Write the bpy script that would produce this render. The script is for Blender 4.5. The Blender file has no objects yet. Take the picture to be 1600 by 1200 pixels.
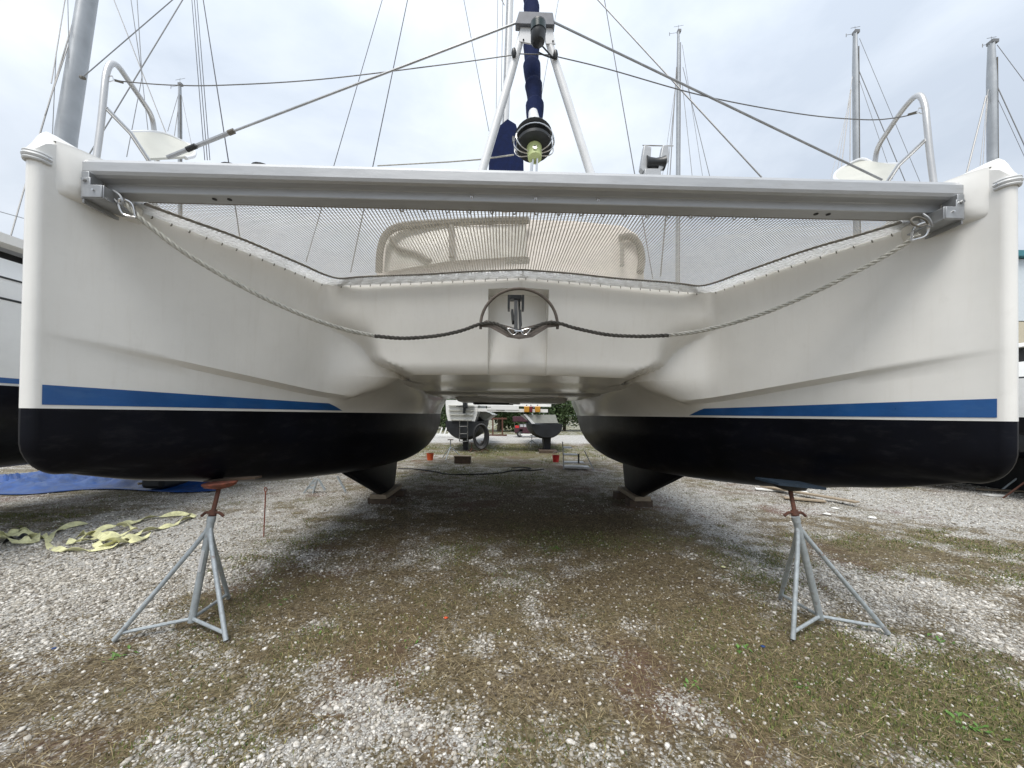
import bpy, math, random
import numpy as np
from mathutils import Vector, Matrix
random.seed(7); np.random.seed(7)
R = math.radians
sc = bpy.context.scene
col = sc.collection
CAMH = 1.9
# ------------------------------------------------------------ camera
F = 605.0                                  # focal length in pixels of a 1600 px wide picture
cam_d = bpy.data.cameras.new('camera'); cam = bpy.data.objects.new('camera', cam_d); col.objects.link(cam)
cam_d.sensor_width = 36; cam_d.lens = F / 1600 * 36; cam_d.clip_start = .05; cam_d.clip_end = 2000
PITCH = R(0.7); SHIFT = 48 - F * math.tan(PITCH); ROLL = R(0.77)   # the lens looks almost level, the picture is shifted upwards
cam_d.shift_y = SHIFT / 1600
CM = Matrix.Translation((0, 0, CAMH)) @ (Matrix.Rotation(R(90) + PITCH, 4, 'X') @ Matrix.Rotation(ROLL, 4, 'Z'))
cam.matrix_world = CM
sc.camera = cam
sc.render.resolution_x = 1024; sc.render.resolution_y = 768
# ------------------------------------------------------------ sky, sun, exposure
SUN_EL, SUN_AZ = 62, 200                   # azimuth the sun stands at (deg, clockwise from +Y)
w = bpy.data.worlds.new('World'); sc.world = w; w.use_nodes = True
nt = w.node_tree; nt.nodes.clear(); N = nt.nodes.new; LK = nt.links.new
out = N('ShaderNodeOutputWorld'); mixs = N('ShaderNodeMixShader')
sky = N('ShaderNodeTexSky'); sky.sky_type = 'NISHITA'; sky.sun_disc = False
sky.sun_elevation = R(SUN_EL); sky.sun_rotation = R(SUN_AZ)
bg1 = N('ShaderNodeBackground'); bg1.inputs[1].default_value = .1; LK(sky.outputs[0], bg1.inputs[0])
bg2 = N('ShaderNodeBackground'); bg2.inputs[1].default_value = .85
tc = N('ShaderNodeTexCoord'); mp = N('ShaderNodeMapping'); mp.inputs['Scale'].default_value = (1, 1, 1.9)
mp.inputs['Location'].default_value = (.35, .2, .0)
LK(tc.outputs['Generated'], mp.inputs[0])
nz = N('ShaderNodeTexNoise'); nz.inputs['Scale'].default_value = 1.9; nz.inputs['Detail'].default_value = 7; nz.inputs['Roughness'].default_value = .55
nz.inputs['Distortion'].default_value = .25
LK(mp.outputs[0], nz.inputs['Vector'])
rp = N('ShaderNodeValToRGB'); rp.color_ramp.elements[0].position = .32; rp.color_ramp.elements[0].color = (.505, .565, .65, 1)
rp.color_ramp.elements[1].position = .66; rp.color_ramp.elements[1].color = (.79, .842, .905, 1)
LK(nz.outputs[0], rp.inputs[0])
sx = N('ShaderNodeSeparateXYZ'); LK(tc.outputs['Generated'], sx.inputs[0])
m1 = N('ShaderNodeMath'); m1.operation = 'MULTIPLY_ADD'; m1.inputs[1].default_value = .75; m1.inputs[2].default_value = .72; m1.use_clamp = False
mc = N('ShaderNodeMath'); mc.operation = 'MAXIMUM'; mc.inputs[1].default_value = 0; LK(sx.outputs[2], mc.inputs[0]); LK(mc.outputs[0], m1.inputs[0])
vm = N('ShaderNodeVectorMath'); vm.operation = 'SCALE'; LK(rp.outputs[0], vm.inputs[0]); LK(m1.outputs[0], vm.inputs['Scale'])
LK(vm.outputs[0], bg2.inputs[0])
mixs.inputs[0].default_value = .93; LK(bg1.outputs[0], mixs.inputs[1]); LK(bg2.outputs[0], mixs.inputs[2]); LK(mixs.outputs[0], out.inputs[0])
sd = bpy.data.lights.new('sun', 'SUN'); sd.energy = 2.1; sd.angle = R(28); sd.color = (1, .96, .9)
so = bpy.data.objects.new('sun', sd); col.objects.link(so)
so.rotation_euler = (R(90 - SUN_EL), 0, R(-SUN_AZ + 180))
so.location = (0, 0, 30)
vs = sc.view_settings; vs.view_transform = 'Standard'; vs.look = 'None'; vs.gamma = 1; vs.use_curve_mapping = False; vs.exposure = 0.57
sc.cycles.max_bounces = 8; sc.cycles.transparent_max_bounces = 16

# ------------------------------------------------------------ helpers
ORG = {}
def ray(px, py):
    v = Vector(((px - 800) / F, -(py - 600 - SHIFT) / F, -1)); return (CM.to_3x3() @ v)
def P(px, py, Y):                          # the place seen at a spot of the photograph, Y metres in front of the camera
    r = ray(px, py); return Vector((0, 0, CAMH)) + r * (Y / r.y)
def G(px, py, z=0):                        # the spot on the ground
    r = ray(px, py); return Vector((0, 0, CAMH)) + r * ((z - CAMH) / r.z)
YAW = R(1.2); cY, sY = math.cos(YAW), math.sin(YAW)
def B(x, y, z):                            # catamaran coordinates: x across, y aft of the stems, z above the waterline
    return Vector((.13 + x * cY - y * sY, 2.47 + x * sY + y * cY, CAMH + z))
def Binv(p):
    dx, dy = p.x - .13, p.y - 2.47; return (dx * cY + dy * sY, -dx * sY + dy * cY, p.z - CAMH)
def smooth(t): t = max(0., min(1., t)); return t * t * (3 - 2 * t)
def cub(xs, ys):
    xs = list(xs); ys = list(ys); n = len(xs); d = [(ys[i+1]-ys[i])/(xs[i+1]-xs[i]) for i in range(n-1)]
    m = [d[0]] + [0 if d[i-1]*d[i] <= 0 else 2*d[i-1]*d[i]/(d[i-1]+d[i]) for i in range(1, n-1)] + [d[-1]]
    def f(x):
        if x <= xs[0]: return ys[0]
        if x >= xs[-1]: return ys[-1]
        i = max(j for j in range(n-1) if xs[j] <= x); h = xs[i+1]-xs[i]; t = (x-xs[i])/h
        return (2*t**3-3*t*t+1)*ys[i]+(t**3-2*t*t+t)*h*m[i]+(-2*t**3+3*t*t)*ys[i+1]+(t**3-t*t)*h*m[i+1]
    return f
def cr(pts, n=8):                          # smooth curve through points
    pts = [Vector(p) for p in pts]; o = []
    q = [pts[0]*2-pts[1]] + pts + [pts[-1]*2-pts[-2]]
    for i in range(1, len(q)-2):
        a, b, c, d = q[i-1:i+3]
        for k in range(n):
            t = k/n; o.append(.5*((2*b)+(c-a)*t+(2*a-5*b+4*c-d)*t*t+(3*b-a-3*c+d)*t**3))
    o.append(pts[-1]); return o
class MB:
    def __init__(s): s.v = []; s.f = []
    def poly(s, vs, fs):
        n = len(s.v); s.v += [Vector(p) for p in vs]; s.f += [tuple(i+n for i in f) for f in fs]; return s
    def box(s, c, size, rot=None):
        c = Vector(c); h = Vector(size)/2; M = rot.to_3x3() if rot is not None else Matrix.Identity(3)
        vs = [c + M @ Vector((h.x*a, h.y*b, h.z*d)) for a in (-1, 1) for b in (-1, 1) for d in (-1, 1)]
        return s.poly(vs, [(0,1,3,2),(4,6,7,5),(0,4,5,1),(2,3,7,6),(0,2,6,4),(1,5,7,3)])
    def bar(s, a, b, wd, th):
        a, b = Vector(a), Vector(b); d = b-a; rot = d.to_track_quat('Z', 'Y').to_matrix()
        return s.box((a+b)/2, (wd, th, d.length), rot)
    def tube(s, pts, r, seg=10, caps=True, closed=False, flat=1.0):
        pts = [Vector(p) for p in pts]; n = len(pts); rs = r if isinstance(r, (list, tuple)) else [r]*n
        nrm = None; rings = []
        for i in range(n):
            if closed: t = (pts[(i+1) % n]-pts[i-1])
            else: t = pts[min(i+1, n-1)]-pts[max(i-1, 0)]
            if t.length < 1e-9: t = Vector((0, 0, 1))
            t.normalize()
            if nrm is None:
                a = Vector((0, 0, 1)) if abs(t.z) < .9 else Vector((1, 0, 0)); nrm = t.cross(a).normalized()
            nrm = (nrm - t*nrm.dot(t)).normalized(); bn = t.cross(nrm)
            rings.append([pts[i]+(nrm*math.cos(2*math.pi*k/seg)+bn*math.sin(2*math.pi*k/seg)*flat)*rs[i] for k in range(seg)])
        vs = [p for g in rings for p in g]; fs = []
        m = n if closed else n-1
        for i in range(m):
            for k in range(seg):
                a = i*seg+k; b = i*seg+(k+1) % seg; j = ((i+1) % n)*seg
                fs.append((a, b, j+(k+1) % seg, j+k))
        if caps and not closed:
            fs.append(tuple(reversed(range(seg)))); fs.append(tuple((n-1)*seg+k for k in range(seg)))
        return s.poly(vs, fs)
    def grid(s, rows, flip=False):
        n = len(rows[0]); vs = [p for r_ in rows for p in r_]; fs = []
        for i in range(len(rows)-1):
            for k in range(n-1):
                q = (i*n+k, i*n+k+1, (i+1)*n+k+1, (i+1)*n+k); fs.append(q[::-1] if flip else q)
        return s.poly(vs, fs)
    def prism(s, pts, off):                # closed outline pushed along off
        n = len(pts); a = [Vector(p) for p in pts]; o = Vector(off); b = [p+o for p in a]
        return s.poly(a+b, [tuple(reversed(range(n))), tuple(range(n, 2*n))]+[(i, (i+1) % n, n+(i+1) % n, n+i) for i in range(n)])
    def build(s, name, mat, parent=None, sharp=40, bevel=0, solid=0):
        me = bpy.data.meshes.new(name); o0 = ORG[parent.name] if parent else Vector()
        me.from_pydata([p-o0 for p in s.v], [], s.f); me.validate(); me.update()
        mats = mat if isinstance(mat, list) else [mat]
        for m_ in mats: me.materials.append(m_)
        if sharp:
            for p in me.polygons: p.use_smooth = True
            try: me.set_sharp_from_angle(angle=R(sharp))
            except Exception: pass
        o = bpy.data.objects.new(name, me); col.objects.link(o)
        if parent: o.parent = parent
        ORG[o.name] = o0
        if solid: md = o.modifiers.new('s', 'SOLIDIFY'); md.thickness = solid; md.offset = -1
        if bevel: md = o.modifiers.new('b', 'BEVEL'); md.width = bevel; md.segments = 2; md.limit_method = 'ANGLE'; md.harden_normals = False
        return o
def tag(o, label=None, cat=None, group=None, kind=None):
    if label: o['label'] = label
    if cat: o['category'] = cat
    if group: o['group'] = group
    if kind: o['kind'] = kind
    return o
def thing(name, loc, label, cat, group=None):
    o = bpy.data.objects.new(name, None); col.objects.link(o); o.location = loc; o.empty_display_size = .1
    ORG[o.name] = Vector(loc); return tag(o, label, cat, group)
def copy_tree(o, parent=None):
    c = o.copy(); col.objects.link(c); c.parent = parent; ORG[c.name] = ORG[o.name].copy()
    for ch in list(o.children): copy_tree(ch, c)
    return c
def mat(name, colr, rough=.5, metal=0, var=.12, scale=6, bump=0, bscale=60, coat=0, spec=.5, alpha=1, trans=0, c2=None, vscale=None):
    m = bpy.data.materials.new(name); m.use_nodes = True; t = m.node_tree; b = t.nodes['Principled BSDF']
    b.inputs['Roughness'].default_value = rough; b.inputs['Metallic'].default_value = metal
    b.inputs['Specular IOR Level'].default_value = spec
    b.inputs['Coat Weight'].default_value = coat; b.inputs['Coat Roughness'].default_value = .08
    if trans: b.inputs['Transmission Weight'].default_value = trans
    if alpha < 1: b.inputs['Alpha'].default_value = alpha
    tcn = t.nodes.new('ShaderNodeTexCoord'); mpn = t.nodes.new('ShaderNodeMapping'); t.links.new(tcn.outputs['Object'], mpn.inputs[0])
    if vscale: mpn.inputs['Scale'].default_value = vscale
    nn = t.nodes.new('ShaderNodeTexNoise'); nn.inputs['Scale'].default_value = scale; nn.inputs['Detail'].default_value = 6; nn.inputs['Roughness'].default_value = .6
    t.links.new(mpn.outputs[0], nn.inputs['Vector'])
    r_ = t.nodes.new('ShaderNodeValToRGB'); e = r_.color_ramp.elements
    e[0].position = .3; e[1].position = .7
    a = [max(0, c*(1-var)) for c in colr]; bb = [min(1, c*(1+var)) for c in colr]
    if c2: bb = list(colr); a = list(c2)
    e[0].color = (*a, 1); e[1].color = (*bb, 1); t.links.new(nn.outputs[0], r_.inputs[0]); t.links.new(r_.outputs[0], b.inputs['Base Color'])
    rr = t.nodes.new('ShaderNodeMath'); rr.operation = 'MULTIPLY_ADD'; rr.inputs[1].default_value = .15; rr.inputs[2].default_value = max(0, rough-.07)
    t.links.new(nn.outputs[0], rr.inputs[0]); t.links.new(rr.outputs[0], b.inputs['Roughness'])
    if bump:
        n2 = t.nodes.new('ShaderNodeTexNoise'); n2.inputs['Scale'].default_value = bscale; n2.inputs['Detail'].default_value = 4
        t.links.new(mpn.outputs[0], n2.inputs['Vector'])
        bp = t.nodes.new('ShaderNodeBump'); bp.inputs['Strength'].default_value = bump; bp.inputs['Distance'].default_value = .01
        t.links.new(n2.outputs[0], bp.inputs['Height']); t.links.new(bp.outputs[0], b.inputs['Normal'])
    return m
M = {}
M['gel'] = mat('gelcoat', (.80, .79, .755), .22, var=.045, scale=1.6, bump=.04, bscale=2.2, coat=.3)
M['gel_far'] = mat('gelcoat_white', (.80, .80, .78), .3, var=.06, scale=2)
M['cap'] = mat('deck_white', (.68, .68, .66), .4, var=.05, scale=4, bump=.05, bscale=80)
M['anti'] = mat('black_bottom_paint', (.0028, .0035, .007), .36, var=.5, scale=1.6, bump=.12, bscale=9, spec=.18)
M['anti2'] = mat('dull_bottom_paint', (.010, .012, .015), .55, var=.45, scale=2.5, bump=.1, bscale=12)
M['blue'] = mat('blue_stripe', (.012, .085, .27), .3, var=.16, scale=3, coat=.25)
M['alu'] = mat('painted_aluminium', (.43, .44, .45), .42, metal=.35, var=.07, scale=5, bump=.05, bscale=30, vscale=(1, 6, 6))
M['alu_d'] = mat('aluminium_bracket', (.36, .37, .38), .42, metal=.6, var=.15, scale=14)
M['mastal'] = mat('mast_aluminium', (.36, .38, .40), .42, metal=.35, var=.12, scale=3)
M['white'] = mat('white_enamel', (.68, .69, .70), .35, var=.04, scale=6)
M['steel'] = mat('stainless_steel', (.66, .66, .66), .2, metal=1, var=.08, scale=20)
M['wire'] = mat('wire_rope', (.20, .20, .20), .45, metal=.5, var=.2, scale=50)
M['dwire'] = mat('dark_wire', (.05, .05, .055), .5, metal=.2, var=.2, scale=50)
M['rope'] = mat('grey_rope', (.50, .49, .44), .85, var=.25, scale=25, bump=.5, bscale=300)
M['drope'] = mat('dark_wet_rope', (.09, .085, .075), .85, var=.4, scale=25, bump=.5, bscale=300)
M['navy'] = mat('navy_canvas', (.007, .014, .055), .85, spec=.15, var=.25, scale=9, bump=.35, bscale=25)
M['black'] = mat('black_plastic', (.018, .02, .022), .4, var=.3, scale=12)
M['yellowg'] = mat('pale_green_casting', (.55, .62, .28), .5, var=.12, scale=20)
M['rust'] = mat('rusty_steel', (.13, .05, .03), .85, var=.4, scale=30, bump=.4, bscale=90, c2=(.06, .028, .02))
M['redrust'] = mat('red_pad', (.30, .09, .055), .85, scale=18, c2=(.12, .05, .035), bump=.3)
M['galv'] = mat('galvanised_steel', (.42, .46, .48), .5, metal=.45, var=.18, scale=22, bump=.15, bscale=60)
M['anchor'] = mat('galvanised_anchor', (.16, .135, .115), .6, metal=.5, var=.3, scale=14)
M['net'] = mat('net_cord', (.66, .63, .57), .85, var=.12, scale=20)
M['hem'] = mat('net_hem', (.30, .29, .27), .85, var=.2, scale=25)
M['lace'] = mat('white_lacing', (.93, .93, .92), .7, var=.1, scale=30)
M['frame'] = mat('window_frame', (.13, .118, .095), .5, var=.15, scale=6)
M['glass'] = mat('cabin_glass', (.42, .40, .35), .15, var=.12, scale=3)
M['seat'] = mat('seat_board', (.50, .50, .45), .5, var=.06, scale=5)
M['tarp'] = mat('blue_tarp', (.004, .045, .19), .45, var=.4, scale=5, bump=.8, bscale=7)
M['strap'] = mat('yellow_webbing', (.74, .73, .42), .8, var=.22, scale=18, bump=.3, bscale=120)
M['wood'] = mat('weathered_wood', (.30, .24, .17), .8, var=.3, scale=8, vscale=(1, 8, 8), bump=.3)
M['dwood'] = mat('dark_wood', (.085, .06, .042), .85, var=.35, scale=8, bump=.3)
M['red'] = mat('red_plastic', (.55, .03, .03), .4, var=.12)
M['orange'] = mat('orange_plastic', (.65, .10, .03), .45, var=.12)
M['amber'] = mat('amber_plastic', (.55, .26, .03), .45, var=.15)
M['rubber'] = mat('black_rubber', (.015, .015, .016), .6, var=.3, scale=20)
M['bark'] = mat('bark', (.11, .085, .06), .9, var=.3, scale=10, bump=.5)
M['teal'] = mat('teal_roofing', (.05, .20, .24), .5, var=.1)
M['beige'] = mat('beige_siding', (.55, .50, .38), .6, var=.06)
M['bluepad'] = mat('blue_black_plywood', (.012, .025, .042), .6, var=.5, scale=14)
M['dullgreen'] = mat('green_lens', (.006, .02, .02), .25, var=.2)
M['rail'] = mat('brushed_rail_tube', (.52, .52, .52), .35, metal=.6, var=.05, scale=3)
M['head'] = mat('grey_casting', (.13, .135, .15), .5, metal=.3, var=.2, scale=20)
M['concrete'] = mat('concrete_block', (.30, .29, .27), .9, var=.2, scale=12, bump=.3)
M['litter'] = mat('white_bag', (.75, .74, .70), .7, var=.1, scale=12, bump=.5, bscale=20)
M['dark'] = mat('dark_recess', (.02, .02, .02), .7, var=.2)
M['purple'] = mat('dark_red_tarp', (.06, .02, .03), .8, var=.4)

def translucent(m, amt):                   # thin cord and canvas let some daylight through
    t = m.node_tree; b = t.nodes['Principled BSDF']; o_ = t.nodes['Material Output']; tr = t.nodes.new('ShaderNodeBsdfTranslucent'); mx = t.nodes.new('ShaderNodeMixShader')
    src = b.inputs['Base Color'].links[0].from_socket; t.links.new(src, tr.inputs[0]); mx.inputs[0].default_value = amt
    t.links.new(b.outputs[0], mx.inputs[1]); t.links.new(tr.outputs[0], mx.inputs[2]); t.links.new(mx.outputs[0], o_.inputs[0])
def weather(m, colr, amount, vs_=(5, 5, .5), scale=3, lo=.52, hi=.8):     # run-off streaks, dust or rust over the paint
    t = m.node_tree; b = t.nodes['Principled BSDF']; src = b.inputs['Base Color'].links[0].from_socket; tcn = t.nodes.new('ShaderNodeTexCoord'); mpn = t.nodes.new('ShaderNodeMapping'); mpn.inputs['Scale'].default_value = vs_
    nn = t.nodes.new('ShaderNodeTexNoise'); nn.inputs['Scale'].default_value = scale; nn.inputs['Detail'].default_value = 9; nn.inputs['Roughness'].default_value = .7
    rr = t.nodes.new('ShaderNodeMapRange'); rr.inputs[1].default_value = lo; rr.inputs[2].default_value = hi; rr.inputs[4].default_value = amount
    mx = t.nodes.new('ShaderNodeMix'); mx.data_type = 'RGBA'; mx.inputs[7].default_value = (*colr, 1)
    t.links.new(tcn.outputs['Object'], mpn.inputs[0]); t.links.new(mpn.outputs[0], nn.inputs['Vector']); t.links.new(nn.outputs[0], rr.inputs[0]); t.links.new(rr.outputs[0], mx.inputs[0]); t.links.new(src, mx.inputs[6]); t.links.new(mx.outputs[2], b.inputs['Base Color'])
weather(M['gel'], (.50, .45, .36), .14); weather(M['gel'], (.42, .40, .36), .13, (1, 1, 1), 9, .58, .8)
weather(M['anti'], (.035, .035, .038), .45, (1, 1, 3), 4, .52, .75); weather(M['blue'], (.05, .14, .30), .5, (1, 1, 4), 5, .5, .75)
weather(M['galv'], (.20, .10, .05), .75, (1, 1, 1), 14, .58, .7); weather(M['alu'], (.30, .29, .27), .5, (1, 8, 8), 6, .55, .75); weather(M['strap'], (.35, .33, .20), .6, (1, 1, 1), 12, .45, .7)
weather(M['tarp'], (.12, .17, .24), .5, (1, 1, 1), 4, .5, .75); weather(M['cap'], (.45, .42, .36), .4, (1, 1, 1), 5, .5, .75)
translucent(M['lace'], .9); translucent(M['net'], .45)
# ------------------------------------------------------------ ground
def vnoise(x, y, s, seed):
    rs = np.random.RandomState(seed); T = rs.rand(256, 256)
    u = x/s; v = y/s; i = np.floor(u).astype(int); j = np.floor(v).astype(int); a = u-i; b = v-j
    a = a*a*(3-2*a); b = b*b*(3-2*b)
    g = lambda p, q: T[p % 256, q % 256]
    return (g(i, j)*(1-a)+g(i+1, j)*a)*(1-b)+(g(i, j+1)*(1-a)+g(i+1, j+1)*a)*b
def fbm(x, y, s, seed, o=4):
    t = 0; A = 0
    for k in range(o): a = .5**k; t = t+a*vnoise(x+17*k, y-9*k, s/2**k, seed+k); A += a
    return t/A
def gz(x, y): return .05*(fbm(x, y, 3.0, 5, 3)-.5)*np.clip(np.abs(y)*.2, 0, 1)+.025*(fbm(x, y, .5, 9, 3)-.5)
# patches of bare gravel (+) and of moss, dirt and weeds (-): centre on the ground, radii in metres, amount
BL = []
def patch(px, py, rx, ry, a): g = G(px, py); BL.append((g.x, g.y, rx, ry, a))
for a in [(80, 900, 1.9, 1.6, .9), (230, 830, 1.6, 1.2, .8), (420, 770, 1.6, 2.0, .6), (480, 820, .7, .8, .5), (60, 1000, .9, .5, .3),
          (560, 870, .5, .6, .1), (560, 1110, .45, .35, .75), (650, 1190, .5, .3, .4), (480, 1180, .5, .25, .3), (850, 960, .35, .75, .25), (700, 1030, .3, .3, .3),
          (1420, 780, 4.0, 1.3, 1.0), (1570, 820, 1.5, .9, .8), (1090, 790, .5, 2.2, .75), (1160, 850, .4, .8, .7), (1300, 900, .8, .45, .5), (1500, 930, .9, .5, .6), (1590, 1010, .5, .4, .5),
          (1050, 1120, .35, .25, .35), (900, 1190, .9, .2, .35),
          (400, 930, .7, .7, -.65), (150, 1060, .9, .35, -.15), (300, 960, .35, .25, -.3), (850, 810, 2.0, 1.3, -.8), (1010, 930, .9, .9, -.75), (660, 960, .8, .7, -.55), (820, 1090, .7, .35, -.3), (950, 1030, .8, .5, -.3),
          (1180, 1000, .6, .5, -.5), (1400, 860, 1.8, .5, -.45), (1350, 1080, .9, .5, -.7), (1560, 1120, .7, .4, -.8), (110, 800, 1.2, .5, -.5), (1200, 775, 1.0, .8, -.5), (1190, 870, .4, .5, -.3), (560, 980, .4, .3, -.3)]: patch(*a)
GRB = []
for a in [(1540, 1150, .6, .4, 1.2), (1400, 1050, 1.1, .5, .8), (1250, 1120, .6, .4, .5), (700, 940, 1.2, .7, .35), (1100, 960, .9, .6, .45), (1450, 900, 1.5, .5, .5), (1190, 890, .45, .6, .8), (1300, 1000, .7, .4, .3), (870, 850, 1.2, .6, .45), (540, 990, .5, .3, .4), (110, 800, 1.3, .45, .9), (1400, 850, 2.0, .5, .5), (1120, 780, 1.2, .9, .5), (760, 745, 2.6, 1.6, .8), (420, 860, .5, .6, .35), (950, 1150, .8, .3, .2), (780, 700, 9, 4.5, .8)]:
    g = G(a[0], a[1]); GRB.append((g.x, g.y, a[2], a[3], a[4]))
def fields(x, y):
    wx = x+.5*(fbm(x, y, .7, 31)-.5); wy = y+.5*(fbm(x, y, .7, 41)-.5)
    g = .42+.75*(fbm(x, y, 1.1, 3)-.5)+1.15*(fbm(x, y, .22, 13, 4)-.5)
    g = g-.17*np.exp(-((x-.3)/2.2)**2)
    for (cx, cy, rx, ry, a) in BL: g = g+.62*a*np.exp(-((wx-cx)/rx)**2-((wy-cy)/ry)**2)
    road = 1/(1+np.exp(-(y-26-.6*np.sin(x*.3))*2))*1/(1+np.exp((y-37)*2))
    g = g*(1-road)+1.2*road
    far = (y > 14)*(y < 26); g = np.where(far, g-.15, g)
    gr = .16+.8*(fbm(x, y, .9, 23)-.5)+.35*(fbm(x, y, .2, 27, 2)-.5)
    for (cx, cy, rx, ry, a) in GRB: gr = gr+.6*a*np.exp(-((wx-cx)/rx)**2-((wy-cy)/ry)**2)
    gr = gr*np.clip(1.35-g, .25, 1)*(1-road); gr = np.where(y > 37, .8, gr)
    red = np.clip((fbm(x, y, .9, 77)-.56)*6, 0, 1)
    return np.clip(g, 0, 1), np.clip(gr, 0, 1), red
def lin(a, b, n): return list(np.linspace(a, b, n, endpoint=False))
xs = lin(-400, -60, 10)+lin(-60, -14, 24)+lin(-14, -7, 60)+lin(-7, 7, 280)+lin(7, 14, 60)+lin(14, 60, 24)+lin(60, 401, 10)+[420]
ys = lin(-60, 0, 14)+lin(0, 1.6, 12)+lin(1.6, 8, 150)+lin(8, 16, 70)+lin(16, 40, 60)+lin(40, 120, 20)+lin(120, 900, 12)+[900]
X, Y = np.meshgrid(xs, ys); Z = gz(X, Y)*np.where((abs(X) < 30)*(Y < 60), 1, .3)
me = bpy.data.meshes.new('ground'); nx, ny = len(xs), len(ys)
vv = np.stack([X, Y, Z], -1).reshape(-1, 3)
idx = np.arange(nx*ny).reshape(ny, nx); fc = np.stack([idx[:-1, :-1], idx[:-1, 1:], idx[1:, 1:], idx[1:, :-1]], -1).reshape(-1, 4)
def fastmesh(me, vv, fc):
    k = fc.shape[1]; me.vertices.add(len(vv)); me.vertices.foreach_set('co', vv.astype(np.float32).ravel())
    me.loops.add(len(fc)*k); me.loops.foreach_set('vertex_index', fc.astype(np.int32).ravel())
    me.polygons.add(len(fc)); me.polygons.foreach_set('loop_start', np.arange(0, len(fc)*k, k, dtype=np.int32))
    try: me.polygons.foreach_set('loop_total', np.full(len(fc), k, dtype=np.int32))
    except Exception: pass
    me.update(calc_edges=True); me.validate()
fastmesh(me, vv, fc)
g_, gr_, rd_ = fields(vv[:, 0], vv[:, 1])
for nm, ar in (('gravel', g_), ('grass', gr_), ('red', rd_)):
    at = me.attributes.new(nm, 'FLOAT', 'POINT'); at.data.foreach_set('value', ar.astype(np.float32))
for p in me.polygons: p.use_smooth = True
gm = bpy.data.materials.new('gravel_ground'); gm.use_nodes = True; t = gm.node_tree; n_ = t.nodes.new; lk = t.links.new; bs = t.nodes['Principled BSDF']
def A_(nm): a = n_('ShaderNodeAttribute'); a.attribute_name = nm; return a.outputs['Fac']
tcg = n_('ShaderNodeTexCoord')
def noise(sc_, det=5, ro=.6): q = n_('ShaderNodeTexNoise'); q.inputs['Scale'].default_value = sc_; q.inputs['Detail'].default_value = det; q.inputs['Roughness'].default_value = ro; lk(tcg.outputs['Object'], q.inputs['Vector']); return q.outputs[0]
def ramp(i, *st):
    q = n_('ShaderNodeValToRGB'); e = q.color_ramp.elements
    while len(e) < len(st): e.new(.5)
    for k, (p_, c_) in enumerate(st): e[k].position = p_; e[k].color = (*c_, 1) if len(c_) == 3 else c_
    lk(i, q.inputs[0]); return q.outputs[0]
def mixc(f, a, b):
    q = n_('ShaderNodeMix'); q.data_type = 'RGBA'
    lk(f, q.inputs[0]); lk(a, q.inputs[6]); lk(b, q.inputs[7]); return q.outputs[2]
def mth(op, a, b, c=None, cl=False):
    q = n_('ShaderNodeMath'); q.operation = op; q.use_clamp = cl
    for k, v_ in enumerate((a, b, c)):
        if v_ is None: continue
        if isinstance(v_, (int, float)): q.inputs[k].default_value = v_
        else: lk(v_, q.inputs[k])
    return q.outputs[0]
dirt = ramp(noise(26, 9, .75), (.38, (.026, .019, .012)), (.5, (.115, .088, .056)), (.62, (.34, .29, .21)))
red = ramp(noise(20, 6), (.3, (.085, .040, .032)), (.7, (.16, .085, .068)))
dirt = mixc(mth('MULTIPLY', A_('red'), .75), dirt, red)
gcol = ramp(noise(34, 7, .8), (.36, (.035, .042, .012)), (.52, (.115, .12, .038)), (.68, (.28, .24, .115)))
dirt = mixc(mth('MULTIPLY', A_('grass'), 1.0, cl=True), dirt, gcol)
vo = n_('ShaderNodeTexVoronoi'); vo.inputs['Scale'].default_value = 62; lk(tcg.outputs['Object'], vo.inputs['Vector'])
sep = n_('ShaderNodeSeparateColor'); lk(vo.outputs['Color'], sep.inputs[0])
vo2 = n_('ShaderNodeTexVoronoi'); vo2.inputs['Scale'].default_value = 140; lk(tcg.outputs['Object'], vo2.inputs['Vector'])
sep2 = n_('ShaderNodeSeparateColor'); lk(vo2.outputs['Color'], sep2.inputs[0])
st1 = ramp(sep.outputs[0], (0, (.26, .25, .235)), (.5, (.50, .49, .465)), (1, (.74, .73, .71)))
st2 = ramp(sep2.outputs[0], (0, (.18, .17, .155)), (.5, (.38, .37, .345)), (1, (.58, .57, .54)))
edge = mth('LESS_THAN', vo.outputs['Distance'], .0105*62*.62)
stone = mixc(edge, st2, st1)
lk_fine = ramp(noise(3.0, 9, .75), (.3, (0, 0, 0)), (.7, (1, 1, 1)))
f1 = mth('ADD', A_('gravel'), mth('MULTIPLY_ADD', lk_fine, .35, -.175))
cellr = mth('MULTIPLY_ADD', sep.outputs[1], .8, -.40)
f2 = mth('ADD', f1, cellr)
f3 = mth('MULTIPLY_ADD', f2, 2.8, -1.05, cl=True)
base = mixc(f3, dirt, stone)
lk(base, bs.inputs['Base Color']); bs.inputs['Roughness'].default_value = .9; bs.inputs['Specular IOR Level'].default_value = .25
bp = n_('ShaderNodeBump'); bp.inputs['Strength'].default_value = .8; bp.inputs['Distance'].default_value = .012
hh = mth('MULTIPLY', mth('SUBTRACT', .6, vo.outputs['Distance']), f3); hh = mth('ADD', hh, mth('MULTIPLY', noise(55, 6, .75), 1.1)); lk(hh, bp.inputs['Height']); lk(bp.outputs[0], bs.inputs['Normal'])
me.materials.append(gm); go = bpy.data.objects.new('ground', me); col.objects.link(go); tag(go, kind='structure')

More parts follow.
